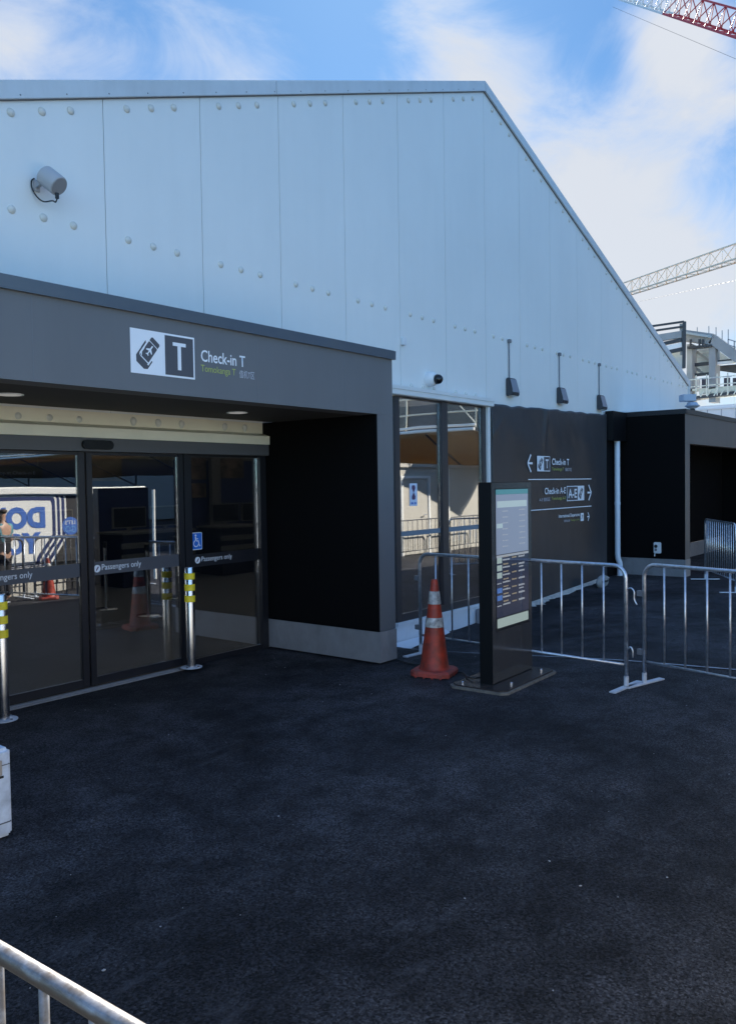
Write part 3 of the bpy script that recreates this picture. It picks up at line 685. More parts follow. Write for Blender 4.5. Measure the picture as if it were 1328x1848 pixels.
# wheelchair sticker
xo, zo = 5.545, 1.247
st = A(MB().prism_y([(xo+a, zo+b) for a, b in rrect(.145,.175,.012)], D-.0155, D-.0125).build('access_sticker', M['white'], dr))
MB().prism_y([(xo+a, zo+b) for a, b in rrect(.132,.162,.010)], D-.0168, D-.0158).build('sticker_field', M['blue_sign'], st)
wc = MB()
wc.lathe([(.011,0),(.011,.001)], 14, (xo-.012, D-.0182, zo+.058), 'y')
wc.prism_y([(xo-.020,zo+.043),(xo-.006,zo+.043),(xo-.002,zo+.006),(xo-.016,zo+.006)], D-.0182, D-.0172)
wc.prism_y([(xo-.002,zo+.020),(xo+.020,zo+.020),(xo+.020,zo+.027),(xo-.002,zo+.027)], D-.0182, D-.0172)
wc.prism_y([(xo-.004,zo+.006),(xo+.026,zo+.006),(xo+.026,zo-.003),(xo-.004,zo-.003)], D-.0182, D-.0172)
wc.prism_y([(xo+.018,zo-.004),(xo+.027,zo-.004),(xo+.040,zo-.045),(xo+.050,zo-.040),(xo+.050,zo-.050),(xo+.034,zo-.056)], D-.0182, D-.0172)
arc = []
for k in range(13):
    a = R(110+k*20); arc.append((xo-.008+.036*math.cos(a), zo-.024+.036*math.sin(a)))
for k in range(12, -1, -1):
    a = R(110+k*20); arc.append((xo-.008+.027*math.cos(a), zo-.024+.027*math.sin(a)))
wc.prism_y(arc, D-.0182, D-.0172)
wc.build('wheelchair_symbol', M['white'], st)

# ------------------------------------------------------------------ inside the hall
HY = 13.5
tag(MB().box(XL+.1, XR-.1, D+.1, 40, -.045, .0).build('hall_floor', M['hall_floor']), kind='structure')
hw = thing('hall_partition', 'dark blue partition wall at the back of the check-in hall', 'partition wall', (10, HY, 0))
def H_(o): o.location = (-10, -HY, 0); return o
H_(MB().box(3, 21.2, HY, HY+.1, 0, 3.2).build('wall_board', M['hallblue'], hw))
H_(MB().box(3, 21.2, HY-.03, HY-.001, 2.35, 2.45).build('wall_rail', M['counter'], hw))
pr = None
for k, (x, z, w, h) in enumerate(((9.2,2.15,.40,.22), (11.45,2.17,.24,.22), (11.44,1.72,.24,.15), (12.40,2.18,.37,.21))):
    lab = ['wide floral print on the hall back wall behind the right door leaf', 'upper of two stacked floral prints behind the side light', 'lower of two stacked floral prints behind the side light', 'pale wide floral print right of the cream column in the hall'][k]
    tag(MB().box(x-w, x+w, HY-.06, HY-.035, z-h, z+h).build('wall_print', M['print']), lab, 'wall print', 'prints on the hall back wall')
tag(MB().box(11.76, 12.0, HY-.16, HY-.06, 0, 3.1).build('hall_column', M['counter']), 'cream column standing before the blue back wall of the hall', 'column')
# check-in counters
ct = thing('check_in_counter', 'check-in counter with twin dark monitors, first one seen through the doors', 'counter', (7.4, 12.9, 0), group='check-in counters inside the hall')
MB().box(-.8,.8,-.35,.35,0,.95).build('counter_body', M['navy'], ct)
MB().box(-.84,.84,-.39,.39,.951,.99).build('counter_top', M['counter'], ct)
MB().box(-.84,.84,-.375,-.352,.50,.60).box(-.84,.84,-.375,-.352,.70,.80).build('counter_band', M['counter'], ct)
for s_ in (-.42,.40):
    mo = MB().box(s_-.36, s_+.36, -.05, .0, 1.06, 1.44).beam((s_,-.02,.99),(s_,-.02,1.1),.06).build('monitor', M['counter'], ct)
    MB().box(s_-.34, s_+.34, -.056, -.051, 1.08, 1.42).build('monitor_screen', M['screen_off'], mo)
for k, x in enumerate((9.75, 12.1, 14.5, 16.9)):
    c = copy_tree(ct); c.location.x = x
    c['label'] = ['second check-in counter along the hall, seen through the glass', 'third check-in counter along the hall, seen through the glass', 'fourth check-in counter along the hall, behind the side light', 'last check-in counter along the hall, behind the tall window'][k]
# queue posts
qp = thing('queue_post', 'shiny belt post on a round base, nearest behind the door glass', 'queue post', (7.24, 10.6, 0), group='belt posts inside the hall')
MB().tube([(0,0,.02),(0,0,.95)], .028, 14).build('post', M['steel'], qp, smooth=1)
MB().lathe([(.17,.0),(.17,.012),(.15,.025),(.03,.032)], 24).build('foot', M['steel'], qp, smooth=1)
MB().lathe([(.036,.92),(.036,1.0),(.02,1.01)], 16).build('belt_head', M['cable'], qp, smooth=1)
for k, (x, y) in enumerate(((7.2,9.55),(8.6,10.67),(12.3,12.0),(11.3,9.6))):
    c = copy_tree(qp); c.location = (x, y, 0)
    c['label'] = ['shiny belt post behind the right door leaf', 'shiny belt post standing deeper in the hall behind the right leaf', 'shiny belt post seen through the side light', 'shiny belt post farthest right in the hall'][k]
hs = thing('hanging_sign', 'dark hanging sign with dim bag drop lettering inside the hall', 'hanging sign', (6.05, 11, 1.99))
MB().box(-.45,.45,-.03,.03,-.10,.13).build('sign_board', M['navy'], hs)
text('Bag Drop at Check-in E', -.40, .34, .0, .06, -.034, M['greyvinyl'], hs)
MB().tube([(-.4,0,.13),(-.4,0,3)], .008, 6).tube([(.4,0,.13),(.4,0,3)], .008, 6).build('hanger', M['conduit'], hs)

# ------------------------------------------------------------------ bollards
bo = thing('bollard', 'steel bollard with three yellow bands beside the door post', 'bollard', (5.29, 6.36, .03), group='bollards guarding the doors')
MB().lathe([(.046,.0),(.046,.975),(.042,.985),(.03,.988)], 28).build('tube', M['steel'], bo, smooth=1)
MB().lathe([(.105,.0),(.105,.006),(.10,.008)], 28).build('flange', M['galvwhite'], bo, smooth=1)
MB().lathe([(.012,.008),(.012,.016)], 8, (.075,.03,0)).lathe([(.012,.008),(.012,.016)], 8, (-.075,-.03,0)).lathe([(.012,.008),(.012,.016)], 8, (.02,-.078,0)).build('anchor_bolt', M['steel'], bo)
for z in (.865,.755,.645):
    MB().lathe([(.0475,z),(.052,z+.003),(.052,z+.061),(.0475,z+.064)], 28).build('reflective_band', M['yellow'], bo, smooth=1)
bc = copy_tree(bo); bc.location = (3.30, 6.22, .0); bc['label'] = 'steel bollard with yellow bands cut by the left edge of the photo'

# ------------------------------------------------------------------ wayfinding banner
bn_ = thing('wayfinding_banner', 'black vinyl banner with check-in arrows covering the wall right of the window', 'banner sign', (13.75, D-.06, 0))
YB = D-.06
def Bn(o): o.location = (-13.75, -YB, 0); return o
x0b, x1b, nxb, nzb = 11.47, 16.06, 150, 80
vs = []
def by(x, z):
    a = .022*sstep((z-2.25)/.5)+.005
    w_ = noise.noise(Vector((x*1.2+.8*z, z*.7, 3)))*a*2.0 + noise.noise(Vector((x*4+z*1.5, z*1.6, 9)))*a*.55
    w_ += .035*math.exp(-((x-13.28-.10*(z-2.3))/.07)**2)*sstep((z-2.2)/.5)
    w_ += .02*math.exp(-((z-2.55-.8*(x-11.5))/.05)**2)*math.exp(-((x-11.5)/.35)**2)
    return YB-.012 - w_*.8
for j in range(nzb+1):
    for i in range(nxb+1):
        x = x0b+(x1b-x0b)*i/nxb
        zt = 3.035+.02*(x-x0b)+.016*abs(math.sin((x-x0b)*math.pi/.62))-.02 + .02*noise.noise(Vector((x*3,0,0)))
        zb = max(-.27, gz(x, 6.4)+.02) - .0
        z = zb+(zt-zb)*j/nzb
        vs.append((x, by(x, z), z))
mb = MB().add(vs, [(j*(nxb+1)+i, j*(nxb+1)+i+1, (j+1)*(nxb+1)+i+1, (j+1)*(nxb+1)+i) for j in range(nzb) for i in range(nxb)])
sh = Bn(mb.build('vinyl_sheet', M['banner'], bn_, smooth=2))
so = sh.modifiers.new('thick', 'SOLIDIFY'); so.thickness = .004; so.offset = 1
Y1 = YB-.034
def BT(*a, **k): return Bn(text(*a, **k))
def chev(x, z, s, w, dirn):
    """arrow: shaft and two strokes, pointing along dirn"""
    k = MB()
    k.obox((x+dirn*(-s*.55)+0, Y1, z), Vector((s*.55,0,0)), Vector((0,.001,0)), Vector((0,0,w/2)))
    for sg_ in (-1, 1):
        a = Vector((x+dirn*w*.2, Y1-.0002*sg_-.0003, z)); b = Vector((x-dirn*s*.72, Y1-.0002*sg_-.0003, z+sg_*s*.95)); c_ = (a+b)/2; d_ = (b-a)
        n_ = Vector((d_.z, 0, -d_.x)).normalized()
        k.obox(c_, d_/2, Vector((0,.001,0)), n_*w/2)
    return k
Bn(chev(12.63, 2.11, .155, .034, -1).build('arrow', M['white'], bn_))
def tpanel(x0, x1, z0, z1, split, dark_right, letters, lx0, lx1):
    p = Bn(MB().box(x0, x1, Y1, Y1+.002, z0, z1).build('sign_panel', M['white'], bn_))
    if dark_right: d0, d1 = split, x1-.014
    else: d0, d1 = x0+.014, split
    MB().box(d0, d1, Y1-.0015, Y1-.0003, z0+.014, z1-.014).build('sign_dark_square', M['ink'], p)
    text(letters, lx0, lx1, z0+.055, z1-.055, Y1-.003, M['white'], p, 'sign_letters', bold=.02)
    return p
p1 = tpanel(12.972, 13.462, 1.975, 2.24, 13.225, True, 'T', 13.285, 13.40)
pictogram(13.10, 2.105, .27, Y1, p1, -38)
BT('Check-in T', 13.545, 14.25, 2.09, 2.205, Y1, M['white'], bn_, bold=.016)
BT('Tomokanga T', 13.545, 14.02, 1.975, 2.045, Y1, M['green'], bn_)
BT('值机T区', 14.08, 14.36, 1.98, 2.043, Y1, M['greyvinyl'], bn_)
Bn(MB().box(12.64, 15.25, Y1, Y1+.002, 1.828, 1.844).build('divider_line', M['white'], bn_))
Bn(MB().box(12.63, 15.25, Y1, Y1+.002, 1.306, 1.322).build('divider_line', M['white'], bn_))
p2 = tpanel(14.148, 14.912, 1.435, 1.71, 14.62, False, 'A-E', 14.20, 14.58)
pictogram(14.765, 1.57, .27, Y1, p2, -38)
BT('Check-in A-E', 13.25, 14.10, 1.575, 1.69, Y1, M['white'], bn_, bold=.016)
BT('Tomokanga A-E', 13.52, 14.10, 1.455, 1.525, Y1, M['green'], bn_)
BT('A-E 值机区', 13.04, 13.46, 1.455, 1.52, Y1, M['greyvinyl'], bn_)
Bn(chev(15.235, 1.575, .155, .034, 1).build('arrow', M['white'], bn_))
BT('International Departures', 13.80, 14.70, 1.125, 1.205, Y1, M['white'], bn_, bold=.012)
BT('国际出发', 14.02, 14.28, 1.055, 1.10, Y1, M['greyvinyl'], bn_)
BT('Taunga o te Ao', 14.30, 14.70, 1.055, 1.10, Y1, M['green'], bn_)
p3 = Bn(MB().box(14.745, 14.885, Y1, Y1+.002, 1.045, 1.195).build('sign_panel', M['white'], bn_))
text('↗', 14.78, 14.85, 1.08, 1.16, Y1-.002, M['ink'], p3, 'sign_letters')
Bn(chev(15.14, 1.115, .085, .020, 1).build('arrow', M['white'], bn_))

# ragged sealing strip at the foot of the banner
mb = MB(); n = 90; vs = []
for i in range(n+1):
    x = 12.4+(16.0-12.4)*i/n
    o_ = max(.005, .045+.10*noise.noise(Vector((x*2.6,1,0)))+.07*noise.noise(Vector((x*9,4,0))))*(1.25-.3*(x-12.4))
    for k_, (yy, zz) in enumerate(((6.475, .045), (6.45, .035), (6.44-o_, .02), (6.42-o_*1.25, .0))):
        vs.append((x, yy, gz(x, yy)+zz))
mb.add(vs, [(4*i+k, 4*i+4+k, 4*i+5+k, 4*i+1+k) for i in range(n) for k in range(3)])
tag(mb.build('sealing_strip', M['offwhite'], smooth=2), 'ragged pale sealing strip along the foot of the black banner', 'sealing strip')
# loose white membrane at the foot of the base beam
mb = MB(); vs = []; n = 20
for i in range(n+1):
    x = 8.5+1.6*i/n
    for y, z in ((6.50, .05), (6.44, .02), (6.25+.05*noise.noise(Vector((x*4,0,2)))+(x-8.9)*.14, .012)):
        vs.append((x, y, gz(x, y)+z))
mb.add(vs, [(3*i+k, 3*i+3+k, 3*i+4+k, 3*i+1+k) for i in range(n) for k in range(2)])
tag(mb.build('membrane_flap', M['plinth'], smooth=2), 'loose white membrane lying on the asphalt at the foot of the window base beam', 'membrane')
# grey oval sandbag leaning on the banner
bgp = thing('sandbag', 'pale oval sandbag with dark scrawl leaning at the foot of the black banner', 'sandbag', (14.95, 6.13, gz(14.95,6.13)))
MB().lathe([(.02,-.05),(.12,-.045),(.17,-.02),(.18,0),(.17,.02),(.12,.045),(.02,.05)], 24, (0,0,.13), 'y').build('bag_body', M['bag'], bgp, smooth=2)
for ch in bgp.children: ch.scale = (1.5, 1, .72)
MB().tube([(-.15+.012*i, -.053, .10+.022*math.sin(i*1.9)) for i in range(26)], .004, 5).build('scrawl', M['cable'], bgp)

# ------------------------------------------------------------------ annex on the right
AXX = 16.87; AY = 5.2; AZT = 3.2
an = thing('side_entrance_annex', 'black and grey flat-roofed entrance annex attached to the right end of the tent', 'annex', (AXX, AY, -.17))
def An(o): o.location = (-AXX, -AY, .17); return o
An(MB().box(AXX-.004, AXX+.05, AY+.001, D-.006, .20, 3.10).build('side_wall', M['blackpanel'], an))
An(MB().box(AXX-.012, AXX+.055, AY-.006, D-.006, -.17, .198).build('kick_plate', M['kick'], an, bevel=.003))
An(MB().box(AXX-.01, AXX+.06, AY-.02, D-.006, 3.105, 3.2).build('side_cap', M['doorframe'], an))
An(MB().box(AXX, 17.17, AY, AY+.2, .20, 2.513).build('front_pier', M['annexgrey'], an))
An(MB().box(AXX+.056, 17.18, AY-.006, AY+.205, -.17, .198).build('pier_kick_plate', M['kick'], an, bevel=.003))
An(MB().box(AXX, 24.4, AY, AY+.2, 2.516, 3.104).build('front_fascia', M['annexgrey'], an))
An(MB().box(24.1, 24.4, AY, AY+.2, -.17, 2.513).build('front_pier', M['annexgrey'], an))
An(MB().box(AXX+.062, 24.45, AY-.022, AY+.23, 3.106, 3.2).build('front_cap', M['annexcap'], an))
An(MB().box(AXX+.07, 24.4, AY+.24, 9.0, 3.08, 3.13).build('roof', M['annexcap'], an))
An(MB().box(AXX+.1, 24.35, D-.05, D-.01, .2, 3.05).build('inner_wall', M['blackpanel'], an))
An(MB().box(24.3, 24.38, AY+.21, D-.06, -.17, 3.05).build('inner_wall', M['blackpanel'], an))
An(MB().box(AXX+.1, 24.29, D-.09, D-.055, -.17, .2).build('inner_kick_plate', M['kick'], an))
# roof flashing where the annex meets the tent wall
An(MB().prism_x([(AY+.26,3.14),(D-.02,3.14),(D-.02,3.235),(D-.15,3.23),(AY+.27,3.19)], AXX+.08, 20.5).build('roof_flashing', M['plinth'], an))
# hopper and drain pipe
dp = thing('drain_pipe', 'white rainwater pipe dropping from a black hopper box beside the banner', 'drain pipe', (16.62, 6.44, -.16))
def Dp(o): o.location = (-16.62, -6.44, .16); return o
Dp(MB().box(16.1, 16.80, 6.36, D-.03, 2.60, 3.19).build('hopper_box', M['kioskside'], dp, bevel=.006))
Dp(MB().box(16.08, 16.855, D-.045, D-.02, -.15, 2.60).build('back_board', M['blackpanel'], dp))
px_ = 16.50
Dp(MB().tube([(px_,6.44,2.61),(px_,6.44,.27),(px_+.01,6.435,.20),(px_+.03,6.41,.12),(px_+.035,6.405,.05),(px_+.035,6.405,-.15)], .056, 18).build('pipe', M['pvc'], dp, smooth=1))
for z in (1.3,):
    Dp(MB().lathe([(.060,z),(.062,z+.01),(.062,z+.05),(.060,z+.06)], 18, (px_,6.44,0)).build('pipe_clip', M['pvc'], dp, smooth=1))
# socket box
sk = thing('power_socket', 'small white weatherproof power socket on the black annex wall', 'power socket', (AXX, 5.74, .42))
MB().box(-.07,-.001,-.07,.07,-.11,.115).build('socket_box', M['box'], sk, bevel=.012)
MB().lathe([(.034,-.078),(.034,-.07)], 16, (0,.02,.035), 'x').build('socket_face', M['cable'], sk)
MB().box(-.075,-.0705,.0,.045,-.06,-.01).build('socket_switch', M['conduit'], sk)
MB().tube([(-.06,.045,-.11),(-.06,.05,-.17)], .010, 8).build('cable_tail', M['box'], sk)
# device on the annex roof
ra = thing('rooftop_camera', 'grey blue saucer shaped camera on a ball stem standing on the annex roof', 'rooftop camera', (17.80, 5.34, 3.16))
MB().lathe([(.045,0),(.028,.02),(.028,.035),(.055,.05),(.062,.075),(.05,.10),(.03,.11)], 20).build('ball_stem', M['lamp'], ra, smooth=1)
MB().lathe([(.04,.111),(.10,.128),(.148,.160),(.15,.172),(.118,.190),(.095,.235),(.03,.25)], 28).build('saucer', M['dishblue'], ra, smooth=1)
MB().lathe([(.05,.108),(.10,.124),(.09,.128)], 20).build('lens_ring', M['white'], ra, smooth=1)
MB().obox((-.02,.09,.33), Vector((.085,-.105,0)), Vector((.10,.08,0)), Vector((0,0,.07))).box(-.03,.0,.02,.05,.25,.27).build('housing_box', M['dishblue'], ra, bevel=.01)

# ------------------------------------------------------------------ barriers
def barrier(label, a, b, bars, h=1.06, base=None, hook=True, m='galv', r=.017, group='crowd barriers', zoff=0, straightfeet=True):
    a, b = Vector((*a,0)), Vector((*b,0)); d = b-a; Lg = d.length
    zz = (base if base is not None else gz(a.x, a.y))
    t = thing('crowd_barrier', label, 'barrier', (a.x, a.y, zz), math.atan2(d.y, d.x), group)
    rc = .11; P = []
    P.append((0,0,.02))
    for k in range(7):
        an_ = R(180-90*k/6); P.append((rc+rc*math.cos(an_), 0, h-rc+rc*math.sin(an_)-.0))
    for k in range(7):
        an_ = R(90-90*k/6); P.append((Lg-rc+rc*math.cos(an_), 0, h-rc+rc*math.sin(an_)))
    P.append((Lg,0,.02))
    MB().tube(P, r, 12).build('frame', M[m], t, smooth=2)
    MB().tube([(r,0,.20),(Lg-r,0,.20)], r*.72, 10).build('bottom_rail', M[m], t, smooth=2)
    for k in range(1, bars+1):
        x = Lg*k/(bars+1)
        MB().tube([(x,0,.20),(x,0,h-r*.6)], r*.52, 8).build('bar', M[m], t, smooth=2)
    for x in (0, Lg):
        MB().box(x-.028, x+.028, -.26, .26, .002, .014).tube([(x,0,.01),(x,0,.10)], r*1.25, 10).build('foot', M['galvwhite'], t)
    if hook:
        MB().tube(bez([Vector((-.012,0,.86)),Vector((-.05,0,.87)),Vector((-.075,0,.84)),Vector((-.075,0,.78)),Vector((-.10,0,.73))],4), .007, 8).build('hook', M['galv'], t, smooth=2)
        MB().tube(bez([Vector((-.012,0,.34)),Vector((-.04,0,.36)),Vector((-.06,0,.33)),Vector((-.06,0,.27))],4), .007, 8).build('hook', M['galv'], t, smooth=2)
        MB().obox((Lg+.035,0,.80), Vector((.03,0,0)), Vector((0,.02,0)), Vector((0,0,.025))).build('hook_eye', M['conduit'], t, bevel=.003)
        MB().obox((Lg+.035,0,.28), Vector((.03,0,0)), Vector((0,.02,0)), Vector((0,0,.025))).build('hook_eye', M['conduit'], t, bevel=.003)
    return t
barrier('galvanised barrier behind the cone and the flight screen, end on to the window', (7.0,2.66), (7.2,4.95), 10)
barrier('galvanised barrier running out of the photo right of the flight screen', (6.63,.46), (7.22,2.58), 10)
barrier('close-set galvanised barrier standing in front of the annex opening', (16.45,4.70), (14.75,3.72), 14, h=1.16, base=-.12, hook=False, r=.016)
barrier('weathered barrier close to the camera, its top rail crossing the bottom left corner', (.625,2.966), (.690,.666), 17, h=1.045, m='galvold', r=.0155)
barrier('first barrier by the DON\'T YOU hoarding, reflected in the doors', (7.3,.10), (5.05,.10), 16, h=.98, hook=False, m='silhouettebar')
barrier('second barrier by the hoarding, in front of the dark opening', (9.75,.10), (7.5,.10), 16, h=.98, hook=False, m='silhouettebar')
barrier('barrier in front of the beige cabin door, reflected in the window', (19.3,.80), (17.0,.80), 10, h=1.0, base=-.15, hook=False, m='silhouettebar')
barrier('farther barrier in front of the beige cabin, reflected in the window', (21.7,.80), (19.4,.80), 10, h=1.0, base=-.15, hook=False, m='silhouettebar')
# link clip between the two near barriers
# ------------------------------------------------------------------ cones
def cone(label, x, y, rz, tilt=0):
    t = thing('traffic_cone', label, 'traffic cone', (x, y, gz(x, y)), rz, 'orange traffic cones')
    t.rotation_euler = (tilt, 0, rz)
    s_ = .19; c_ = .055
    o8 = [(-s_+c_,-s_),(s_-c_,-s_),(s_,-s_+c_),(s_,s_-c_),(s_-c_,s_),(-s_+c_,s_),(-s_,s_-c_),(-s_,-s_+c_)]
    k = MB()
    def ring(sc, z): return [(x_*sc, y_*sc, z) for x_, y_ in o8]
    vs = ring(1.0,.012)+ring(1.0,.045)+ring(.93,.062)
    k.add(vs, [tuple(range(8))[::-1], (16,17,18,19,20,21,22,23)]+[(i, (i+1)%8, (i+1)%8+8, i+8) for i in range(8)]+[(i+8, (i+1)%8+8, (i+1)%8+16, i+16) for i in range(8)])
    for q in range(4):
        for e in (-.12,-.04,.04,.12):
            a = q*math.pi/2; px, py = e, -s_+.012
            cx, cy = px*math.cos(a)-py*math.sin(a), px*math.sin(a)+py*math.cos(a)
            k.box(cx-.008, cx+.008, cy-.008, cy+.008, 0, .011)
    k.build('base', M['orangeb'], t)
    rr = lambda z: .137-(.137-.030)*(z-.062)/(.90-.062)
    body = MB().lathe([(.150,.063),(.143,.070)]+[(rr(z), z) for z in (.085,.2,.3,.4,.5,.6,.7,.8,.885)]+[(.026,.90),(.018,.90)], 32).build('body', M['orange'], t, smooth=1)
    for z0, z1 in ((.455,.545),(.67,.79)):
        MB().lathe([(rr(z0)+.001,z0),(rr(z0)+.0035,z0+.003),(rr(z1)+.0035,z1-.003),(rr(z1)+.001,z1)], 32).build('reflective_collar', M['conewhite'], t, smooth=1)
    return t
cone('scuffed orange cone with two dirty white collars beside the flight screen', 6.475, 4.30, R(14), .012)
cone('orange cone standing among the barriers by the hoarding, seen reflected in the doors', 7.42, .62, R(30)).scale = (.78, .78, .74)

# ------------------------------------------------------------------ flight information kiosk
KX, KY = 6.314, 3.59
kang = math.atan2(.015, .778)
ki = thing('flight_screen_totem', 'tall black freestanding flight information screen bolted to a base plate', 'information screen', (KX, KY, 0), kang)
W_ = .775; DPT = .125
MB().box(0, W_, .0, DPT, .035, 1.80).build('cabinet', M['kioskside'], ki, bevel=.004)
MB().box(.004, W_-.004, -.006, -.0005, .04, 1.796).build('front_face', M['kioskface'], ki, bevel=.001)
# base plate with cut corners
bx0, bx1, by0, by1, cc = -.16, .86, -.20, .33, .05
bp = [(bx0+cc,by0),(bx1-cc,by0),(bx1,by0+cc),(bx1,by1-cc),(bx1-cc,by1),(bx0+cc,by1),(bx0,by1-cc),(bx0,by0+cc)]
def plate(z0, z1, g=0):
    k = MB(); n = 8
    q = [(x_+(g if x_ > .3 else -g), y_+(g if y_ > .06 else -g)) for x_, y_ in bp]
    return k.add([(x_, y_, z0) for x_, y_ in q]+[(x_, y_, z1) for x_, y_ in q], [tuple(range(n))[::-1], tuple(range(n, 2*n))]+[(i, (i+1)%n, (i+1)%n+n, i+n) for i in range(n)])
plate(.022, .034).build('base_plate', M['kioskbase'], ki, bevel=.002)
mo = plate(.0, .0215, .02); mo.build('mortar_bed', M['grout'], ki)
for x_, y_ in ((.10,-.13),(.72,-.12),(-.10,.24),(.78,.24)):
    MB().lathe([(.016,.035),(.016,.05),(.010,.056)], 6, (x_, y_, 0)).build('anchor_bolt', M['steel'], ki)
# display
sx0, sx1, sz0, sz1 = .075, .70, .515, 1.735
def scr(name, col, es): return mat(name, tuple(c*.2 for c in col), .12, emis=col, es=es, spec=.8)
S_bg = scr('display dark', (.030,.038,.075), .2)
S_refl = scr('display pale', (.24,.30,.42), .24)  # painted reflection: pale glow put over the upper half of the screen
S_teal = scr('display teal', (.07,.22,.27), .3)
S_pale = scr('display bar', (.50,.62,.58), .17)
S_txt = scr('display text', (.75,.80,.85), .10)
S_yel = scr('display amber', (.45,.38,.26), .16)
S_blue = scr('display blue', (.08,.20,.55), .2)
ds = MB().box(sx0-.008, sx1+.008, -.0085, -.0065, sz0-.03, sz1+.008).build('display', M['cable'], ki)
y_ = -.0098
MB().box(sx0, sx1, y_, -.0087, sz0+.09, 1.16).build('display_dark_area', S_bg, ds)
MB().box(sx0, sx1, y_, -.0087, 1.162, sz1-.045).build('display_reflection', S_refl, ds)
MB().box(sx0, sx1, y_, -.0087, sz1-.044, sz1).build('display_header', S_teal, ds)
MB().prism_y([(sx0+a+(sx1-sx0)/2, sz0+.04+b) for a, b in rrect(sx1-sx0-.02, .082, .01)], y_, -.0087).build('display_footer', S_pale, ds)
rows = MB(); rows2 = MB(); rows3 = MB(); rowb = MB(); tile = MB(); y2 = -.0112; y1 = -.0100
k = 0; z = 1.10
def dash(m_, x0, x1, z0, h_):
    x = x0
    while x < x1:
        w_ = random.uniform(.012,.028); m_.box(x, min(x+w_, x1), y2, y1, z0, z0+h_*random.uniform(.75,1)); x += w_+.006
while z > sz0+.13:
    if k in (0,1,2,7): tile.box(sx0+.01, sx0+.10, y2, y1, z-.016, z+.034)
    elif k in (4,5): rowb.box(sx0+.01, sx0+.10, y2, y1, z-.014, z+.03)
    else: dash(rows, sx0+.01, sx0+.09, z, .010)
    dash(rows, sx0+.115, sx0+.25, z+.004, .016); dash(rows3, sx0+.125, sx0+.22, z+.032, .013)
    dash(rows3, sx0+.29, sx0+.38, z+.014, .013); dash(rows, sx0+.42, sx0+.54, z+.012, .018)
    if k % 3 == 1: dash(rows, sx0+.43, sx0+.52, z-.014, .013)
    z -= .066; k += 1
z = 1.64; pale2 = MB()
pale2.box(sx0+.02, sx1-.03, y2, y1, 1.575, 1.632)
while z > 1.18:
    if not 1.56 < z < 1.65:
        dash(rows2, sx0+.115, sx0+.22, z, .012); dash(rows2, sx0+.44, sx0+.56, z+.006, .012)
    z -= .052
pale2.box(sx0+.01, sx0+.12, y2, y1, 1.395, 1.435)
rows.box(sx0, sx1, y2, y1, 1.135, 1.156); 
rows.build('display_text', S_txt, ds); rows2.build('display_faint_text', scr('display faint', (.45,.52,.62), .17), ds)
rows3.build('display_amber_text', S_yel, ds); rowb.build('display_logo_tiles', S_blue, ds); tile.build('display_white_tiles', S_pale, ds); pale2.build('display_banner', scr('display pale banner', (.42,.55,.60), .24), ds)
# power cable on the ground from the canopy to the totem
cp = [Vector(p) for p in ((6.80,5.02,.012),(6.70,4.75,.012),(6.72,4.60,.012),(6.62,4.45,.012),(6.60,4.18,.012),(6.66,4.12,.012),(6.55,3.98,.012),(6.42,3.92,.045),(6.36,3.80,.055),(6.46,3.75,.06),(6.40,3.73,.045))]
tag(MB().tube(bez(cp), .008, 8).build('power_cable', M['cable'], smooth=2), 'thin black cable snaking on the asphalt from the canopy leg to the screen base', 'cable')

# ------------------------------------------------------------------ white block at the left edge
wb = thing('white_block', 'scuffed white plastic barrier block cut off by the left edge of the photo', 'barrier block', (2.2, 4.08, 0))
MB().box(-1.0, 0, 0, .42, .01, .47).build('block_body', M['scuff'], wb, bevel=.018, seg=3)
MB().box(-.98,-.012,-.0025,.006,.085,.091).box(-.7,-.012,-.0025,.006,.385,.389).build('groove', mat('groove', (.08,.09,.11), .8), wb)
MB().box(-.30,-.052,-.004,.01,.335,.415).build('insert', M['buff'], wb, bevel=.003)
MB().box(-.30,-.046,-.003,.01,.322,.334).build('recess_edge', M['cable'], wb)

# ------------------------------------------------------------------ behind the camera: what the glass reflects
HYD = -.30
ho = thing('hoarding', 'black site hoarding with a white capped top and DON\'T YOU mural facing the doors', 'hoarding', (7.5, HYD, 0))
def Ho(o): o.location = (-7.5, -HYD, 0); return o
Ho(MB().box(4.6, 9.16, HYD-.06, HYD, 0, 1.68).build('board', M['hoardblack'], ho))
Ho(MB().box(-6, 4.595, HYD-.06, HYD+.01, 0, 1.68).build('bounce_board', M['hoardwhite'], ho))  # unseen white boards added to bounce sunlight under the canopy
Ho(MB().box(-6, 10.05, HYD-.08, HYD+.07, 1.69, 1.825).build('top_cap', M['hoardwhite'], ho, bevel=.02))
Ho(MB().box(8.93, 9.158, HYD+.001, HYD+.03, 0, 1.689).build('white_panel', M['hoardwhite'], ho))
Ho(MB().box(10.25, 10.28, HYD-.03, HYD+.03, 0, 1.75).build('end_post', M['hoardwhite'], ho))
Ho(MB().box(2.5, 8.3, HYD+.001, HYD+.045, .0, .30).build('lower_board', M['doorbeige'], ho))
for k, (o_, mk) in enumerate(((.29,'hoardwhite'),(.255,'hoardnavy'),(.19,'hoardwhite'),(.155,'hoardnavy'),(.095,'hoardwhite'),(.06,'hoardnavy'),(-.01,'hoardwhite'))):
    zt = 1.60+min(o_,.08)*.9
    poly = [(5.0,zt),(8.04+o_,zt),(8.06+o_,zt-.06),(8.06+o_,.98-o_*.2),(7.78+o_,.62-o_*.3),(7.74+o_,.50-o_*.3),(5.0,.50-o_*.3)]
    Ho(MB().prism_y(poly, HYD+.001, HYD+.006+.004*k).build('mural_stripe', M[mk], ho))
Ho(text("DON'T", 6.50, 7.92, 1.11, 1.50, HYD+.036, M['hoardblue'], ho, 'mural_text', flip=True, bold=.06))
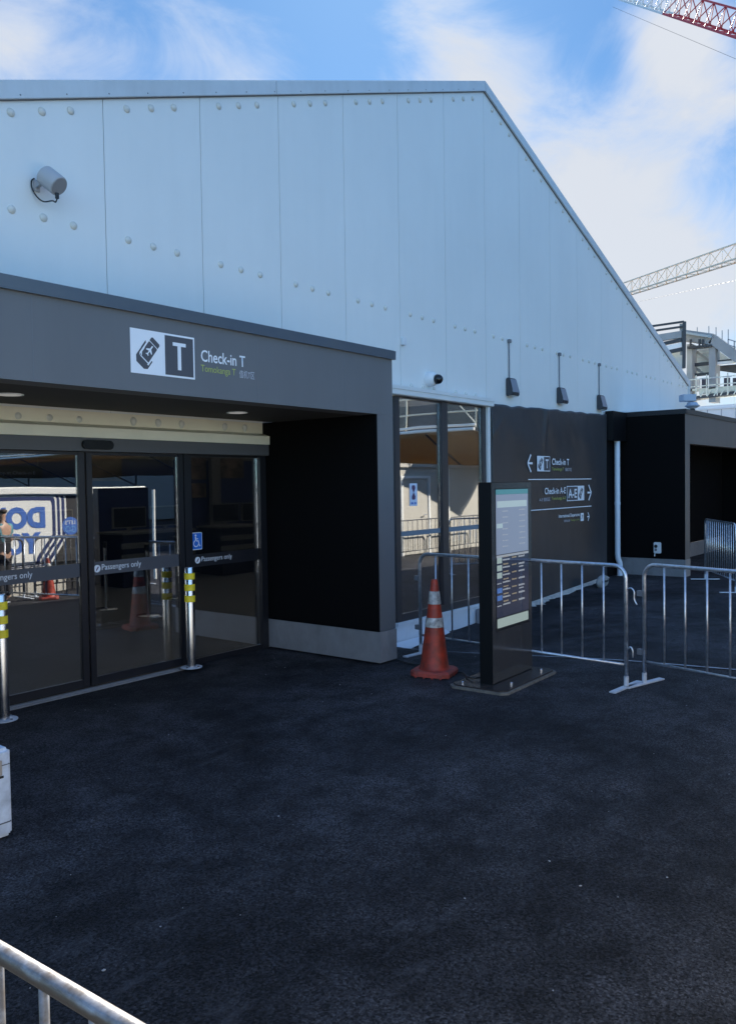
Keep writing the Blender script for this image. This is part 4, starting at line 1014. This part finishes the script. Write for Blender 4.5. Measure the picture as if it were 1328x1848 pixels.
Ho(text("YOU", 6.90, 7.84, .68, 1.05, HYD+.036, M['hoardblue'], ho, 'mural_text', flip=True, bold=.06))
rs = Ho(MB().lathe([(.165,0),(.165,.012)], 28, (8.42, HYD+.001, 1.12), 'y').build('round_sticker', M['hoardblue'], ho))
text("LET'S", 8.31, 8.51, 1.15, 1.22, HYD+.016, M['hoardwhite'], rs, 'sticker_text', flip=True)
text("GO", 8.31, 8.52, 1.0, 1.12, HYD+.016, mat('sticker light blue', (.15,.35,.7), .5), rs, 'sticker_text', flip=True)
bs = tag(MB().box(8.90, 9.14, HYD+.04, HYD+.05, .46, .74).build('notice_board', mat('pale blue notice', (.25,.42,.62), .5)), 'pale blue notice on the white end panel of the hoarding', 'notice')
nk = MB()
for a_, b_, c_, d_ in ((8.94,9.0,.60,.69),(9.04,9.10,.60,.69),(8.94,9.10,.53,.56)): nk.box(a_, b_, HYD+.0505, HYD+.0525, c_, d_)
nk.build('notice_marks', M['hoardwhite'], bs)

# person standing by the hoarding
pe = thing('person', 'person in a teal top and dark trousers standing before the DON\'T YOU mural', 'person', (6.78, .42, 0), R(160))
pe.scale = (.93, .93, .93)
def skin_mesh(name, joints, edges, m_, parent, sub=2):
    me = bpy.data.meshes.new(name); me.from_pydata([j[0] for j in joints], edges, []); 
    o = bpy.data.objects.new(name, me); COL.objects.link(o)
    o.modifiers.new('s', 'SKIN')
    if not me.skin_vertices: 
        bm = bmesh.new(); bm.from_mesh(me); bm.verts.layers.skin.verify(); bm.to_mesh(me); bm.free()
    for v, j in zip(me.skin_vertices[0].data, joints): v.radius = j[1]
    me.skin_vertices[0].data[0].use_root = True
    sb_ = o.modifiers.new('u', 'SUBSURF'); sb_.levels = sub; sb_.render_levels = sub
    dg = bpy.context.evaluated_depsgraph_get(); dg.update()
    m2 = bpy.data.meshes.new_from_object(o.evaluated_get(dg)); bpy.data.objects.remove(o)
    m2.name = name; m2.materials.clear(); m2.materials.append(m_)
    for p in m2.polygons: p.use_smooth = True
    o2 = bpy.data.objects.new(name, m2); COL.objects.link(o2); o2.parent = parent; return o2
J = [((0,0,.86),(.135,.10)), ((0,0,1.05),(.12,.09)), ((0,-.01,1.25),(.15,.10)), ((0,0,1.36),(.055,.05)), ((0,.02,1.44),(.072,.075)), ((0,.03,1.52),(.082,.095)), ((0,.02,1.59),(.06,.07)),
     ((.17,0,1.30),(.05,.05)), ((.22,.0,1.05),(.04,.04)), ((.20,.12,.86),(.03,.03)), ((.19,.17,.80),(.02,.03)),
     ((-.17,0,1.30),(.05,.05)), ((-.23,.02,1.05),(.04,.04)), ((-.16,.20,1.02),(.03,.03)), ((-.12,.26,1.02),(.02,.03)),
     ((.09,0,.78),(.085,.085)), ((.10,.0,.46),(.058,.06)), ((.10,-.03,.10),(.04,.042)), ((.11,.10,.04),(.04,.03)),
     ((-.09,0,.78),(.085,.085)), ((-.10,.02,.46),(.058,.06)), ((-.10,-.01,.10),(.04,.042)), ((-.11,.12,.04),(.04,.03))]
Ed = [(0,1),(1,2),(2,3),(3,4),(4,5),(5,6),(2,7),(7,8),(8,9),(9,10),(2,11),(11,12),(12,13),(13,14),(0,15),(15,16),(16,17),(17,18),(0,19),(19,20),(20,21),(21,22)]
body = skin_mesh('body', J, Ed, M['skin'], pe)
Js = [((0,0,.88),(.15,.115)), ((0,0,1.05),(.135,.105)), ((0,-.01,1.25),(.165,.115)), ((0,0,1.32),(.08,.07)), ((.17,0,1.30),(.065,.065)), ((.20,0,1.16),(.058,.058)), ((-.17,0,1.30),(.065,.065)), ((-.205,.01,1.16),(.058,.058))]
skin_mesh('shirt', Js, [(0,1),(1,2),(2,3),(2,4),(4,5),(2,6),(6,7)], M['teal'], pe)
Jt = [((0,0,.86),(.15,.118)), ((.09,0,.76),(.098,.098)), ((.10,0,.46),(.072,.074)), ((.10,-.03,.10),(.058,.06)), ((-.09,0,.76),(.098,.098)), ((-.10,.02,.46),(.072,.074)), ((-.10,-.01,.10),(.058,.06))]
skin_mesh('trousers', Jt, [(0,1),(1,2),(2,3),(0,4),(4,5),(5,6)], M['darkcloth'], pe)
skin_mesh('hair', [((0,-.025,1.50),(.088,.075)), ((0,-.01,1.60),(.085,.095))], [(0,1)], M['hair'], pe)
hb = thing('shoulder_bag', 'black shoulder bag hanging at the hip of the person by the hoarding', 'bag', (6.72, .45, .78))
MB().box(-.16,.16,-.07,.07,0,.30).build('bag_body', M['darkcloth'], hb, bevel=.03, seg=3)
MB().tube(bez([Vector((-.14,0,.28)),Vector((-.05,0,.50)),Vector((.10,0,.50)),Vector((.14,0,.28))]), .012, 8).build('strap', M['darkcloth'], hb, smooth=2)

# beige cabin with door
CY = .35
cb = thing('site_cabin', 'beige site cabin with a framed door opposite the tall window', 'cabin', (20, CY, -.15))
def Cb(o): o.location = (-20, -CY, .15); return o
Cb(MB().box(17.45, 24, CY-2.4, CY, -.15, 2.22).build('cabin_wall', M['doorbeige'], cb))
Cb(MB().box(17.40, 17.449, CY-.05, CY+.03, -.15, 2.22).build('corner_post', M['hoardwhite'], cb))
Cb(MB().box(17.40, 24.05, CY-2.45, CY+.06, 2.225, 2.32).build('roof_edge', M['doorbeige'], cb))
dfm = Cb(MB().box(17.72, 17.80, CY+.001, CY+.05, -.12, 1.93).box(18.98, 19.06, CY+.001, CY+.05, -.12, 1.93).box(17.72, 19.06, CY+.001, CY+.052, 1.931, 2.0).build('door_frame', M['hoardwhite'], cb))
MB().box(17.82, 18.96, CY+.001, CY+.03, -.10, 1.92).build('door_leaf', M['doorbeige'], dfm)
MB().tube([(18.80,CY+.031,.95),(18.80,CY+.09,.95),(18.66,CY+.09,.95)], .012, 8).build('handle', M['steel'], dfm)
for x in (19.9, 20.0):
    Cb(MB().box(x, x+.035, CY+.001, CY+.04, -.15, 2.22).build('rib', M['hoardwhite'], cb))

# canvas walkway roof and its guard rails
wk = thing('canvas_walkway', 'brown canvas walkway roof with bright edge tube and guard rails above', 'walkway canopy', (20, -5, 0))
def Wk(o): o.location = (-20, 5, 0); return o
wk_m = MB(); n = 24; vs = []
for i in range(n+1):
    y = 1.6-30*i/n
    for x, z in ((19.4,3.22),(20.2,3.08),(21.2,2.75),(22.4,2.32)):
        vs.append((x, y, z+.03*math.sin(i*1.7)))
wk_m.add(vs, [(4*i+k, 4*i+4+k, 4*i+5+k, 4*i+1+k) for i in range(n) for k in range(3)])
cvo = Wk(wk_m.build('canvas', M['canvas'], wk, smooth=2)); sm_ = cvo.modifiers.new('t', 'SOLIDIFY'); sm_.thickness = .02
Wk(MB().tube([(19.35,1.65,3.24),(19.35,-28,3.24)], .045, 10).tube([(19.42,1.65,3.36),(19.42,-28,3.36)], .035, 10).build('edge_tube', M['hoardwhite'], wk, smooth=1))
rl = MB()
for z in (3.75, 4.2, 4.65): rl.tube([(19.6,1.6,z),(19.6,-28,z)], .022, 8)
Wk(rl.build('guard_rail', M['railcream'], wk, smooth=1))
for i in range(12):
    y = 1.55-2.3*i
    q = MB().tube([(19.6,y,3.3),(19.6,y,4.7)], .022, 8)
    if i % 2 == 0: q.tube([(19.6,y,3.4),(19.6,y-1.2,4.6)], .018, 8)
    Wk(q.build('rail_post', M['railcream'], wk, smooth=1))
for i in range(7):
    y = .0-4.3*i
    Wk(MB().tube([(22.3,y,-.15),(22.3,y,2.35)], .05, 10).tube([(22.3,y,1.9),(19.45,y,3.15)], .03, 8).build('support', M['darksteel'], wk, smooth=1))
tb = thing('backdrop_block', 'dark blue grey terminal block rising behind the canvas walkway', 'building', (34, -20, 0))
tm_ = MB().box(-4, 14, -30, 21.5, 0, 11).build('block_wall', M['backdrop'], tb)  # unseen block added so the window mirrors something dark, not bright sky
MB().box(-4.3, 14.3, -30.3, 21.8, 11.001, 11.5).build('parapet', M['darksteel'], tb)
for z in (4.0, 7.5):
    for i in range(9):
        y = -28+5.2*i
        MB().box(-4.05, -4.001, y, y+3.6, z, z+1.8).build('window', M['screen_off'], tb)

# ------------------------------------------------------------------ far background right
def X(px, py, XX=60): return atx(px, py, XX)
# white clad building
p0 = X(1243, 780); p1 = X(1420, 700); zt0 = X(1262,727).z; ZT = X(1300,722).z
wbld = thing('white_clad_building', 'low cream white clad building with a dark roof gap beyond the annex', 'building', (60, 17, 0))
def Wb(o): o.location = (-60, -17, 0); return o
ya, yb = X(1215,720).y, X(1480,720).y
z1 = X(1262,737).z; z2 = X(1328,727).z
Wb(MB().box(60, 72, yb, ya, 0, (z1+z2)/2+.05).build('cladding', M['cladw'], wbld))
ztop = (z1+z2)/2+.05
Wb(MB().box(59.93, 60.0-.002, yb, ya, ztop-.28, ztop-.16).build('gutter', M['hoardwhite'], wbld))
for i in range(10):
    y = ya-(ya-yb)*(i+.5)/10
    Wb(MB().box(59.97, 59.998, y-.02, y+.02, 0, ztop-.3).build('cladding_joint', M['camgrey'], wbld))
# steel frame building under construction, with access deck and rails
sfb = thing('steel_frame_building', 'unfinished steel framed building with pale decking and cream access rails', 'building under construction', (64, 18, 0))
def Sf(o): o.location = (-64, -18, 0); return o
XF = 64
def q(px, py, X_=XF): return atx(px, py, X_)
def bm_(name, a, b, w, m_, X_=XF, h=None):
    return Sf(MB().beam(q(*a, X_), q(*b, X_), w, h).build(name, M[m_], sfb))
# platform edge (dark slot) and deck girders
Sf(MB().beam(q(1230,722), q(1500,688), 1.2, .22).build('deck_beam', M['darksteel'], sfb))
Sf(MB().beam(q(1230,706), q(1500,684), .6, .16).build('toe_board', M['railcream'], sfb))
Sf(MB().beam(q(1262,719), q(1500,697), .4, .13).build('toe_board', M['railcream'], sfb))
Sf(MB().beam(q(1262,708,XF-.3), q(1500,683,XF-.3), .2, .34).build('lattice_web', M['railcream'], sfb))
for i in range(12):
    bm_('web_strut', (1264+i*12, 716-i*.9), (1270+i*12, 706-i*.9), .08, 'railcream', XF-.6)
for py in (681, 694):
    bm_('access_rail', (1238, py+5), (1500, py-20), .07, 'railcream', XF-.8)
for i, px in enumerate((1256, 1275, 1294, 1313, 1332, 1360, 1390, 1420)):
    o_ = (px-1238)*.095
    bm_('rail_post', (px, 716-o_*.5), (px, 679-o_), .07, 'railcream', XF-.8)
for px, py in ((1262,690),(1283,688),(1305,686)):
    bm_('rail_panel', (px, py-6), (px+14, py-7), .05, 'camgrey', XF-.9)
# big columns (lit side and shaded side)
for xa, xb, yt, yb_ in ((1241,1251,622,702), (1281,1293,614,696)):
    a = q(xa, yt); b = q(xb, yb_)
    Sf(MB().box(XF-.3, XF+.9, b.y, a.y, b.z-1.2, a.z).build('column', M['steelgrey'], sfb))
# top beams
bm_('top_beam', (1238,606), (1287,613), .9, 'steelgrey', XF, .8)
bm_('top_beam', (1287,612), (1336,648), .9, 'steelgrey', XF, .7)
bm_('top_beam', (1336,648), (1420,668), .9, 'steelgrey', XF, .7)
bm_('beam_cap', (1236,601), (1287,609), 1.1, 'deck', XF-.2, .16)
bm_('lower_flange', (1243,628), (1286,624), .8, 'darksteel', XF-.2, .16)
for px in (1246,1262,1268): bm_('stiffener', (px, 612), (px, 624), .12, 'darksteel', XF-.6)
# decking sheets seen from below between the beams
def sheet(pts_, name='decking', m_='deck', X_=XF+1.5):
    vs_ = [q(px, py, X_) for px, py in pts_]; n_ = len(vs_)
    v2 = [v+Vector((.25,0,0)) for v in vs_]
    return Sf(MB().add(vs_+v2, [tuple(range(n_)), tuple(range(n_,2*n_))[::-1]]+[(i, i+n_, (i+1)%n_+n_, (i+1)%n_) for i in range(n_)]).build(name, M[m_], sfb))
sheet([(1251,628),(1281,625),(1281,653),(1251,656)])
sheet([(1293,630),(1318,648),(1318,651),(1293,653)])
sheet([(1251,661),(1281,658),(1281,673),(1251,676)])
for k in range(4): bm_('deck_rib', (1251, 633+k*6), (1281, 630+k*6), .05, 'camgrey', XF+1.4)
bm_('floor_beam', (1240,660), (1328,650), .3, 'darksteel', XF+.5, .25)
bm_('floor_beam', (1240,678), (1281,674), .3, 'darksteel', XF+.5, .2)
bm_('brace', (1253,631), (1279,650), .18, 'steelgrey', XF+.9)
bm_('brace', (1253,662), (1269,674), .18, 'steelgrey', XF+.9)
bm_('floor_beam', (1293,656), (1326,653), .3, 'cladw', XF+.3, .22)
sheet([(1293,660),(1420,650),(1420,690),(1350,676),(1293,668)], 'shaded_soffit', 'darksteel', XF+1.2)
# front frame over the gable edge
bm_('frame_post', (1235,580), (1234,664), .20, 'darksteel', XF-2)
bm_('frame_post', (1230,584), (1231,640), .24, 'steelgrey', XF-1.8)
for (a, b) in (((1150,592),(1234,580)), ((1150,601),(1232,589))): bm_('frame_rail', a, b, .14, 'darksteel', XF-2)
bm_('frame_rail', (1150,616), (1231,603), .3, 'steelgrey', XF-1.9, .5)
bm_('frame_rail', (1150,630), (1231,613), .25, 'darksteel', XF-1.9)
bm_('frame_rail', (1150,640), (1231,622), .25, 'cladw', XF-1.9, .35)
bm_('frame_rail', (1150,646), (1231,630), .25, 'darksteel', XF-1.9)
sheet([(1180,634),(1233,626),(1233,665),(1228,665)], 'decking', 'deck', XF-1.2)
for px, py in ((1258,600),(1279,598),(1292,600),(1303,606),(1314,604)):
    bm_('starter_bar', (px, py+12), (px, py-10), .05, 'steelgrey')
for i in range(9):
    bm_('shear_stud', (1294+i*4.6, 620+i*3.2), (1295+i*4.6, 613+i*3.2), .12, 'steelgrey', XF-.2)
for a, b in (((1314,612),(1314,640)), ((1325,616),(1325,648)), ((1314,612),(1340,620)), ((1314,622),(1340,630)), ((1314,640),(1326,628))):
    bm_('scaffold_tube', a, b, .08, 'camgrey', XF-.4)
sheet([(1243,684),(1262,683),(1262,700),(1243,702)], 'infill', 'camgrey', XF+3)
for px in (1266,1286,1306,1322): sheet([(px,682),(px+10,681),(px+10,700),(px,701)], 'infill', 'hallwall' if px % 20 else 'steelgrey', XF+3)

# tower cranes
def jib(root, A_, B_, w, hgt, nbay, mats, wid=.12):
    """triangular lattice jib from A_ to B_; upper chord above, two lower chords"""
    A_, B_ = Vector(A_), Vector(B_); d = (B_-A_); L_ = d.length; d.normalize()
    side = d.cross(Vector((0,0,1))).normalized(); up = side.cross(d)
    mbs = [MB() for _ in mats]; br = [MB() for _ in mats]
    for i in range(nbay):
        k = min(len(mats)-1, int(i/nbay*len(mats)))
        a = A_+d*L_*i/nbay; b = A_+d*L_*(i+1)/nbay; m_ = (a+b)/2
        for s_ in (-1, 1):
            mbs[k].beam(a+side*s_*w/2, b+side*s_*w/2, wid)
            br[k].beam(a+side*s_*w/2, m_+up*hgt, wid*.42); br[k].beam(m_+up*hgt, b+side*s_*w/2, wid*.42)
        mbs[k].beam(m_-d*L_/nbay+up*hgt, m_+up*hgt, wid)
        br[k].beam(a-side*w/2, a+side*w/2, wid*.6); br[k].beam(a-side*w/2, b+side*w/2, wid*.5)
    for k, (mc, mbn) in enumerate(mats):
        mbs[k].build('jib_chord', M[mc], root); br[k].build('jib_bracing', M[mbn], root)
c1_ = thing('tower_crane', 'cream tower crane whose lattice jib rises to the right over the steel frame', 'crane', (120, 20, 0))
def off(root):
    for ch in list(root.children): ch.location = tuple(-v for v in root.location)
Aj = atx(1132, 531, 130); Bj = atx(1340, 466, 105)
Bj2 = Aj+(Bj-Aj)*1.9
jib(c1_, Aj, Bj2, 1.6, 2.0, 21, [('crane_c','crane_c')], .17)
MB().beam(Bj2+Vector((0,0,4)), Vector((Bj2.x, Bj2.y, 0)), 1.8).build('mast', M['crane_c'], c1_)
MB().tube([Aj+Vector((0,0,-1.5)), Bj2+Vector((0,0,-3.2))], .018, 5).build('hoist_rope', M['cable'], c1_)
off(c1_)
c2_ = thing('tower_crane', 'tower crane with a white and red lattice jib crossing the top right corner', 'crane', (75, 5, 0))
Aj = atx(1105, -9, 75); Bj = atx(1345, 69, 62)
Bj2 = Aj+(Bj-Aj)*1.9
jib(c2_, Aj, Bj2, 1.4, 1.5, 26, [('crane_w','crane_w'),('crane_r','crane_r'),('crane_r','crane_r'),('crane_w','crane_w')], .13)
MB().beam(Bj2+Vector((0,0,3)), Vector((Bj2.x, Bj2.y, 0)), 1.8).build('mast', M['crane_r'], c2_)
MB().tube([Aj+Vector((0,0,-1.0)), Bj2+Vector((0,0,-2.2))], .012, 5).build('hoist_rope', M['cable'], c2_)
off(c2_)
